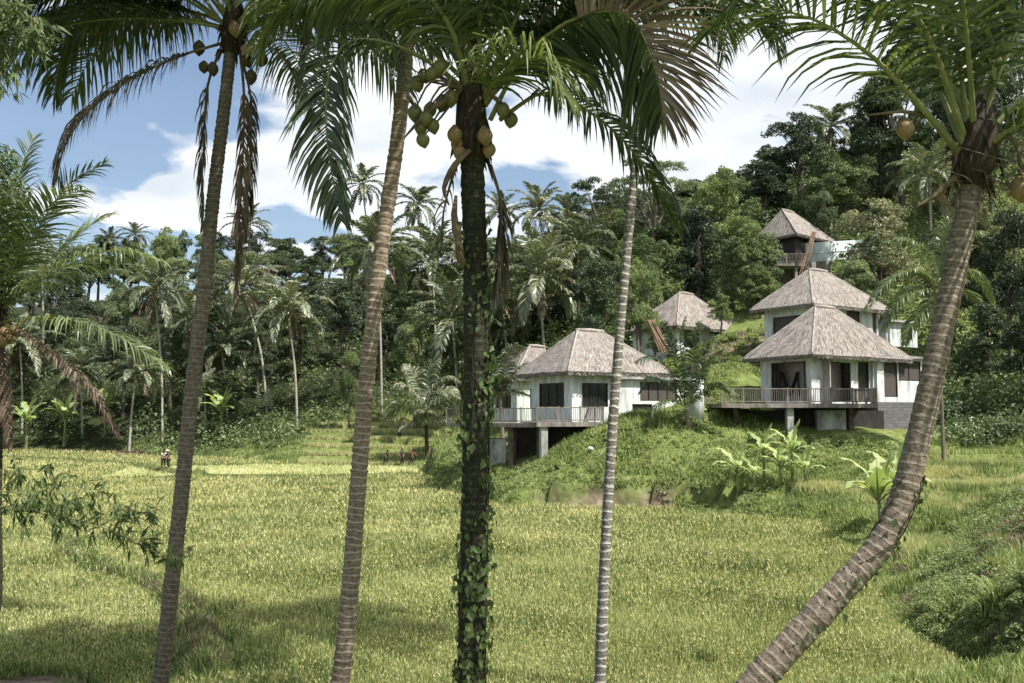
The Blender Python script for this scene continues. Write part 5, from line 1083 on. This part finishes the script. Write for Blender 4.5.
    def block(s, name, pts, z0, z1, mat):
        """plinth prism from xy points"""
        n = len(pts); V = [np.array([a[0], a[1], z]) for z in (z0, z1) for a in pts]; mb = MB(); mb.add(np.array(V)-s.o, [(i, (i+1) % n, n+(i+1) % n, n+i) for i in range(n)]+([(3, 2, 1, 0), (4, 5, 6, 7)] if n == 4 else [])); return mb.build(name, M[mat], s.root)
# front left hut
hA = Hut('front left thatched hut with timber deck, half behind the slim pale trunk', (568, 371, 58.8), (515, 375, 64.5), (674, 376, 63.1), (590, 330.5, 63.5), 421)
hA.walls([(539, 564, 383, 408, 'pane', 2)], [(582, 608, 383, 407, 'pane', 2)])
hA.wing(614, 688, .5, 3.6, 379, 419, [(640, 677, 382, 401, 'blind', 3), (632, 652, 404, 416, 'pane', 0)])
a = P(537, 424, 57*K); b = P(604, 423, 58.2*K); hA.deck(a, b, 3.2, a[2]+.1, 'R', [(545, .3, .42, 'concrete'), (600, .4, .3, 'concrete')])
mb = MB(); c = P(696, 397, 63.3); c2 = H(c[0], c[1]); mb.tube([(c[0], c[1], c2-.5), (c[0], c[1], P(696, 379, 63.3)[2])]-hA.o, .5, 20); mb.build('round_column', M['wall'], hA.root, True)
pa = P(509, 430, 65.6); pb_ = P(598, 430, 64.8); hA.block('undercroft_shade', [pa, pb_, pb_+[0, .3, 0], pa+[0, .3, 0]], pa[2]-3.2, hA.zf-.42, 'dark')  # dark sheet added behind the posts to act as under-deck shade
hA.block('foundation', [hA.wF, hA.wR, hA.wB, hA.wL], hA.zf-3.2, hA.zf-.13, 'dark')  # foundation coloured near-black so the space under the deck looks shaded
# rear left hut
hB = Hut('rear left thatched hut partly hidden behind the ivy-clad trunk', (515, 377, 70.5), (487, 380, 76), (556, 378, 75), (537, 346, 75), 424, over=.7)
hB.walls([(493, 511, 389, 408, 'pane', 2)], [(530, 548, 389, 408, 'pane', 1)])
a = P(446, 424, 66); b = P(538, 425, 62.5); hB.deck(a, b, 3.0, a[2]+.1, '', [(508, .5, .4, 'earth'), (470, .5, .35, 'concrete'), (536, .5, .3, 'earth')])
pa = P(488, 440, 65); pb_ = P(506, 440, 64.6); hB.block('retaining_wall', [pa, pb_, pb_+[0, 2.5, 0], pa+[0, 2.5, 0]], pa[2]-2.6, P(488, 439, 65)[2], 'concrete')
# middle back hut
hC = Hut('middle thatched hut set back on the slope behind brown leaning poles', (677, 325, 78.5), (622, 325, 85.5), (747, 323, 86), (687, 294, 86), 352)
hC.walls([(655, 664, 333, 350, 'blind', 0)], [(684, 700, 331, 348, 'pane', 1), (712, 722, 331, 345, 'pane', 0)])
hC.block('foundation', [hC.wF, hC.wR, hC.wB, hC.wL], hC.zf-3, hC.zf-.13, 'concrete')
# front right hut
hD = Hut('front right thatched hut with long railed deck, lower of the stacked pair', (812, 354, 58), (742, 355, 63.5), (913, 356, 64.5), (826, 308, 64.5), 404, over=.95)
hD.walls([(771, 806, 362, 402, 'open')], [(826, 851, 362, 402, 'open'), (858, 869, 362, 402, 'pane', 0)])
hD.wing(872, 928, .45, 3.8, 357, 402, [(884, 897.5, 361, 397, 'blind', 0), (898.5, 921, 361, 381, 'blind', 1)])
a = P(722, 405, 57.5*K); b = P(877, 406, 58.4*K); hD.deck(a, b, 3.6, a[2]+.1, 'R', [(791, .4, .42, 'concrete'), (862, 1.8, .35, 'earth'), (742, 1.4, .3, 'earth')])  # rear posts get the dark tone in place of deck shade
hD.block('plinth', [hD.wA-hD.wn*-.0, hD.wBB, hD.wBB+hD.eL*3.6, hD.wA+hD.eL*3.6], hD.wz0-3.2, hD.wz0-.01, 'block')
pa = P(817, 420, 64.3); pb_ = P(846, 420, 64.5); hD.block('retaining_wall', [pa, pb_, pb_+[0, .6, 0], pa+[0, .6, 0]], pa[2]-2.4, hD.zf-.4, 'concrete')
pa = P(738, 420, 65.2); pb_ = P(884, 420, 65.6); hD.block('undercroft_shade', [pa, pb_, pb_+[0, .3, 0], pa+[0, .3, 0]], pa[2]-3.0, hD.zf-.42, 'dark')  # added dark sheet that paints the shade below the long deck
hD.block('foundation', [hD.wF+hD.eL*1.2, hD.wR+hD.eL*1.2, hD.wB, hD.wL], hD.zf-3.2, hD.zf-.13, 'dark')  # base painted near-black to imitate shade between deck and ground
mb = MB(); zz = np.array([0, 0, 1.]); A_, B_ = hD.wL, hD.wF; ee = (B_-A_)/np.linalg.norm(B_-A_)
for q0, q1 in (((780, 372), (781, 396)), ((781, 372), (790, 395)), ((790, 395), (798, 372)), ((798, 372), (799, 396))):
    w0, w1 = [P(x_, y_, (A_+(B_-A_)*fracx(A_, B_, x_))[1]+.9) for x_, y_ in (q0, q1)]; mb.bar(w0-hD.o, w1-hD.o, .3, .08)
mb.build('dark_timber', M['frame'], hD.root)
# upper right hut
hE = Hut('upper right thatched hut standing directly above the front right hut', (813, 303, 68), (749, 308, 73), (893, 307, 73.5), (820, 270, 73), 347)
hE.walls([(774, 806, 316, 338, 'blind', 0)], [(848, 861, 311, 325, 'blind', 0), (874, 887, 310, 336, 'blind', 0)])
hE.wing(887, 917, .4, 3.5, 322, 346, [(902, 912, 328, 340, 'blind', 0)])
hE.block('foundation', [hE.wF, hE.wR, hE.wB, hE.wL], hE.zf-3, hE.zf-.13, 'concrete')
# topmost hut
hF = Hut('topmost small thatched hut high among the trees with open lower storey', (797, 233, 90), (752, 238, 95), (836, 235, 95), (791, 209, 94), 263)
hF.walls([(774, 786, 238, 262, 'pane', 0)], [(804, 824, 237, 262, 'pane', 1)], mat='frame')  # dark wall colour stands in for the unlit opening under the roof
a = P(772, 264, 95.6); b = P(806, 264, 95.8); hF.deck(a, b, 2.4, a[2]+.1, '', [(776, .3, .25, 'concrete'), (799, .3, .25, 'concrete')])
hF.block('foundation', [hF.wF+hF.eL*1.5, hF.wR+hF.eL*1.5, hF.wB, hF.wL], hF.zf-3.4, hF.zf-.13, 'earth')
# curved pale balcony wall beside it
mb = MB(); root_b = HP(836, 97.5); cw = thing('curved_wall', (root_b[0], root_b[1], root_b[2]), 'pale blue-white curved parapet wall right of the topmost hut', 'wall'); o = np.array(cw.location); V = []; q = []; n = 24
for i in range(n+1):
    t = i/n; px = 806+66*t; d_ = 95+7*(t-.35)**2*3; lo = P(px, 262-7*t**1.5, d_); hi = P(px, 243-4*t, d_); nn = np.array([0, -1., 0])
    V += [lo, hi, hi+[0, .22, 0], lo+[0, .22, 0]]
for i in range(n):
    for k in range(4): a_ = i*4+k; b_ = i*4+(k+1) % 4; q.append((a_, b_, b_+4, a_+4))
q += [(0, 1, 2, 3), (n*4+3, n*4+2, n*4+1, n*4)]
mb.add(np.array(V)-o, q); w_ = mb.build('panel', M['steel'], cw)
mb = MB(); pp = [V[i*4+1]*.45+V[i*4]*.55+np.array([0, -.02, 0])-o for i in range(n+1)]; mb.tube(pp, .05, 6); mb.build('moulding', M['steel'], cw)
mb = MB()
for px in (815, 830, 850): t = P(px, 262, 96.5); mb.box(np.array([t[0], t[1]+.6, (t[2]+H(t[0], t[1]))/2])-o, (.2, 0, 0), (0, .2, 0), (0, 0, (t[2]-H(t[0], t[1]))/2+.2))
mb.build('support_post', M['concrete'], cw)
# leaning brown poles
def poles(label, top, bot, n, spread, d, wid):
    t = P(*top, d); b = P(*bot, d-1); r = thing('pole_bundle', b, label, 'poles'); mb = MB()
    for i in range(n):
        s = (i/(n-1)-.5); o_ = np.array([s*spread*.55, random.uniform(-.15, .15), 0]); e_ = np.array([s*spread, random.uniform(-.2, .2), random.uniform(-.3, .3)]); mb.tube(spline([t+o_, (t+b)/2+(o_+e_)/2+[0, 0, random.uniform(-.1, .1)], b+e_], 6)-b, wid*random.uniform(.7, 1.2), 6)
    mb.build('poles', M['pipe'], r)
poles('bundle of dry brown poles leaning beside the middle hut', (650, 320), (666, 352), 12, 1.1, 82, .06)
poles('thin bundle of brown poles leaning against the topmost hut', (814, 232), (803, 274), 6, .6, 95, .045)
# rock
r = HP(590, 59.3); mb = MB(); v = []
me = bpy.data.meshes.new('white_rock'); import bmesh
bm = bmesh.new(); bmesh.ops.create_icosphere(bm, subdivisions=3, radius=.17)
for vv in bm.verts: vv.co *= 1+random.uniform(-.08, .08); vv.co.z *= .8
bm.to_mesh(me); bm.free(); me.materials.append(M['rock']); ro = link('rock', me); ro.location = r+[0, 0, .25]; tag(ro, 'small white rock lying on the grass mound below left deck', 'rock')
# ------------------------------------------------------------------ people
def skinned(name, verts, edges, rad, mat, parent, sub=2):
    me = bpy.data.meshes.new(name); me.from_pydata([tuple(v) for v in verts], edges, []); me.materials.append(M[mat]); o = link(name, me, parent)
    m = o.modifiers.new('skin', 'SKIN')
    for i, r_ in enumerate(rad):
        sv = me.skin_vertices[0].data[i]; sv.radius = (r_, r_) if not isinstance(r_, tuple) else r_; sv.use_root = (i == 0)
    m.use_smooth_shade = True; m.use_x_symmetry = False; s = o.modifiers.new('sub', 'SUBSURF'); s.levels = sub; s.render_levels = sub
    dg = bpy.context.evaluated_depsgraph_get(); ev = o.evaluated_get(dg); m2 = bpy.data.meshes.new_from_object(ev); o.modifiers.clear(); o.data = m2
    if not m2.materials: m2.materials.append(M[mat])
    return o
def person(px, d, rz, bendf, label, shirt, hat=True, arm=(0.35, .2)):
    b = HP(px, d); root = thing('person', b, label, 'person', None, rz)
    c, s = math.cos(bendf), math.sin(bendf); hip = np.array([0, 0, .88])
    up = lambda h, f=0., x=0.: hip+np.array([x, -s*h-c*f*1.0, c*h-s*f*.0])
    V = [hip, up(.22), up(.45), up(.54), up(.62, .02), up(.74, .03), (.10, 0, .82), (.11, -.05, .47), (.12, .02, .08), (.12, -.13, .03), (-.10, 0, .82), (-.12, .02, .47), (-.13, .06, .08), (-.13, -.09, .03)]
    sh = [up(.47, 0, .18), up(.47, 0, -.18)]; E = [(0, 1), (1, 2), (2, 3), (3, 4), (4, 5), (0, 6), (6, 7), (7, 8), (8, 9), (0, 10), (10, 11), (11, 12), (12, 13)]; Rr = [.13, .12, .13, .06, .085, .08, .09, .06, .042, .035, .09, .06, .042, .035]
    arms = []
    for k, (S, sg) in enumerate(zip(sh, (1, -1))):
        el = S+np.array([sg*.05, -.10-arm[k]*.3, -.25]); wr = el+np.array([-sg*.03, -.16-arm[k]*.3, -.12+arm[k]*.1]); hd = wr+np.array([0, -.07, -.05])
        n0 = len(V); V += [S, el, wr, hd]; E += [(2, n0), (n0, n0+1), (n0+1, n0+2), (n0+2, n0+3)]; Rr += [.055, .042, .03, .035]; arms.append((S, el))
    body = skinned('body', V, E, Rr, 'skin', root)
    skinned('shirt', [up(.02), up(.22), up(.47), arms[0][0], arms[0][0]*.4+arms[0][1]*.6, arms[1][0], arms[1][0]*.4+arms[1][1]*.6], [(0, 1), (1, 2), (2, 3), (3, 4), (2, 5), (5, 6)], [.155, .145, .15, .075, .065, .075, .065], shirt, root)
    skinned('trousers', [hip, (.10, 0, .80), (.11, -.05, .47), (.12, .01, .22), (-.10, 0, .80), (-.12, .02, .47), (-.13, .05, .22)], [(0, 1), (1, 2), (2, 3), (0, 4), (4, 5), (5, 6)], [.15, .115, .085, .075, .115, .085, .075], 'trou', root)
    hd = up(.76, .02); mb = MB(); ax = np.array([0, -s, c])
    if hat: mb.tube([hd-ax*.01, hd+ax*.01, hd+ax*.06, hd+ax*.16], [.24, .235, .13, .01], 14); mb.build('hat', M['hat'], root, True)
    else: mb.tube([hd-ax*.05+[0, .02, 0], hd+[0, .02, 0], hd+ax*.06, hd+ax*.09], [.085, .105, .08, .01], 12); mb.build('hair', M['hair'], root, True)
person(165.5, 88, .5, .45, 'stooping farm worker in pale shirt, left of the pair in the field', 'shirtw', False)
person(170.5, 87.5, -.7, .15, 'farm worker in dark shirt and pale hat, right of the pair in the field', 'shirtd', True)
person(386.5, 98, .6, .5, 'bending worker in dark shirt, leftmost of three below the rice steps', 'shirtd', False)
person(403, 97.5, -.2, .1, 'upright worker in dark shirt, middle of three below the rice steps', 'shirtd', False)
person(412, 98, .8, .4, 'bending worker in maroon shirt, rightmost of three below the rice steps', 'shirtr', False)
person(400, 110, .2, .05, 'worker standing alone higher up on the golden rice steps', 'shirtd', False)
# ------------------------------------------------------------------ labels of the many trees
ORD = ['first', 'second', 'third', 'fourth', 'fifth', 'sixth', 'seventh', 'eighth', 'ninth', 'tenth', 'eleventh', 'twelfth', 'thirteenth', 'fourteenth', 'fifteenth']
def zone(px):
    for lim, s in ((198, 'left of first trunk'), (372, 'between first and second trunks'), (470, 'between ringed and ivy-clad trunks'), (615, 'between ivy-clad and slim trunks'), (755, 'behind the middle hut'), (940, 'above the right huts'), (9999, 'right of leaning palm')):
        if px < lim: return s
from collections import defaultdict
def autolabel(items, group):
    buckets = defaultdict(list)
    for root, desc, px, band in items: buckets[(desc, band, zone(px))].append((px, root))
    for (desc, band, z_), l in buckets.items():
        l.sort(key=lambda q: q[0])
        for i, (px, root) in enumerate(l):
            root['label'] = f'{desc} {band}, {z_}' if len(l) == 1 else f'{desc} {band}, {z_}, {ORD[min(i, 14)]} from left'; root['group'] = group
KD = {'round': 'rounded', 'umbrella': 'flat-topped', 'column': 'creeper-hung', 'weeping': 'drooping-leaved'}; CD = {'leafA': 'green', 'leafB': 'bright', 'leafC': 'dark', 'leafF': 'cream-topped'}
it = []
for root, kind, px, top, d_, mat, note in TREES:
    root['category'] = 'tree'
    if note: root['label'] = note; root['group'] = 'hillside forest trees'; continue
    band = 'on the skyline' if top < skyy(px)+14 else ('low at forest foot' if d_ < 147 and px < 500 else 'on mid-slope')
    it.append((root, f'{KD[kind]} {CD[mat]} tree', px, band))
autolabel(it, 'hillside forest trees')
it = []
for root, cx_, cy_, bx, d_, note in FPALMS:
    root['category'] = 'palm tree'; band = 'against the sky' if cy_ < skyy(cx_)+12 else ('rising from forest foot' if d_ < 132 else 'on mid-slope')
    it.append((root, 'coconut palm crown', cx_, band))
autolabel(it, 'coconut palms in the forest')
# ------------------------------------------------------------------ sky, sun, camera
SUN_EL = R(56); SUN_DIR = np.array([.62, -.42]); SUN_DIR = SUN_DIR/np.linalg.norm(SUN_DIR)*math.cos(SUN_EL); sv = Vector((SUN_DIR[0], SUN_DIR[1], math.sin(SUN_EL)))
sl = bpy.data.lights.new('sun', 'SUN'); sl.energy = 5.0; sl.angle = R(.53); sl.color = (1, .955, .88); so = bpy.data.objects.new('sun', sl); COL.objects.link(so); so.rotation_euler = sv.to_track_quat('Z', 'Y').to_euler(); so.location = (0, 0, 80)
w = bpy.data.worlds.new('World'); SC.world = w; w.use_nodes = True; nt = w.node_tree; N = nt.nodes; L = nt.links; N.clear()
sky = N.new('ShaderNodeTexSky'); sky.sky_type = 'NISHITA'; sky.sun_disc = False; sky.sun_elevation = SUN_EL; sky.sun_rotation = math.atan2(SUN_DIR[0], SUN_DIR[1]); sky.air_density = 1.0; sky.dust_density = 1.2; sky.ozone_density = 1.0
tc = N.new('ShaderNodeTexCoord'); sx = N.new('ShaderNodeSeparateXYZ'); L.new(tc.outputs['Generated'], sx.inputs[0])
mz = N.new('ShaderNodeMath'); mz.operation = 'MAXIMUM'; L.new(sx.outputs[2], mz.inputs[0]); mz.inputs[1].default_value = 0; az_ = N.new('ShaderNodeMath'); az_.operation = 'ADD'; L.new(mz.outputs[0], az_.inputs[0]); az_.inputs[1].default_value = .22
dv = N.new('ShaderNodeVectorMath'); dv.operation = 'DIVIDE'; cb = N.new('ShaderNodeCombineXYZ')
for i in range(3): L.new(az_.outputs[0], cb.inputs[i])
L.new(tc.outputs['Generated'], dv.inputs[0]); L.new(cb.outputs[0], dv.inputs[1])
mp = N.new('ShaderNodeMapping'); mp.inputs['Location'].default_value = (3.1, .6, 0); mp.inputs['Scale'].default_value = (1, 1, .0); L.new(dv.outputs[0], mp.inputs[0])
nz = N.new('ShaderNodeTexNoise'); nz.inputs['Scale'].default_value = 2.0; nz.inputs['Detail'].default_value = 9; nz.inputs['Roughness'].default_value = .52; nz.inputs['Distortion'].default_value = .25; L.new(mp.outputs[0], nz.inputs['Vector'])
bias = N.new('ShaderNodeMapRange'); bias.inputs[1].default_value = -.35; bias.inputs[2].default_value = .2; bias.inputs[3].default_value = -.02; bias.inputs[4].default_value = .17; L.new(sx.outputs[0], bias.inputs[0])
ad = N.new('ShaderNodeMath'); ad.operation = 'ADD'; L.new(nz.outputs['Fac'], ad.inputs[0]); L.new(bias.outputs[0], ad.inputs[1])
cr = ramp(N, [(.50, (.06, .06, .06)), (.555, (1, 1, 1))]); L.new(ad.outputs[0], cr.inputs[0])
n2 = N.new('ShaderNodeTexNoise'); n2.inputs['Scale'].default_value = 3.2; n2.inputs['Detail'].default_value = 6; L.new(mp.outputs[0], n2.inputs['Vector'])
cc = ramp(N, [(.35, (5.4, 5.9, 6.4)), (.62, (7.6, 7.8, 8.0))]); L.new(n2.outputs['Fac'], cc.inputs[0])
mx = N.new('ShaderNodeMix'); mx.data_type = 'RGBA'; L.new(cr.outputs[0], mx.inputs[0]); L.new(sky.outputs[0], mx.inputs[6]); L.new(cc.outputs[0], mx.inputs[7])
bg = N.new('ShaderNodeBackground'); bg.inputs[1].default_value = .085; L.new(mx.outputs[2], bg.inputs[0]); ow = N.new('ShaderNodeOutputWorld'); L.new(bg.outputs[0], ow.inputs[0])
cam = bpy.data.cameras.new('camera'); cam.lens = 35.0*F/ (1024*35/36.0); cam.sensor_width = 36; cam.clip_end = 6000; cam.clip_start = .1
co = bpy.data.objects.new('camera', cam); COL.objects.link(co); co.location = (0, 0, HC); co.rotation_euler = (math.pi/2+TH, 0, 0); SC.camera = co
SC.view_settings.view_transform = 'Standard'; SC.view_settings.look = 'None'; SC.view_settings.exposure = .80; SC.view_settings.gamma = 1
SC.render.engine = 'CYCLES'; SC.cycles.max_bounces = 5; SC.cycles.diffuse_bounces = 3; SC.cycles.glossy_bounces = 2; SC.cycles.transmission_bounces = 3
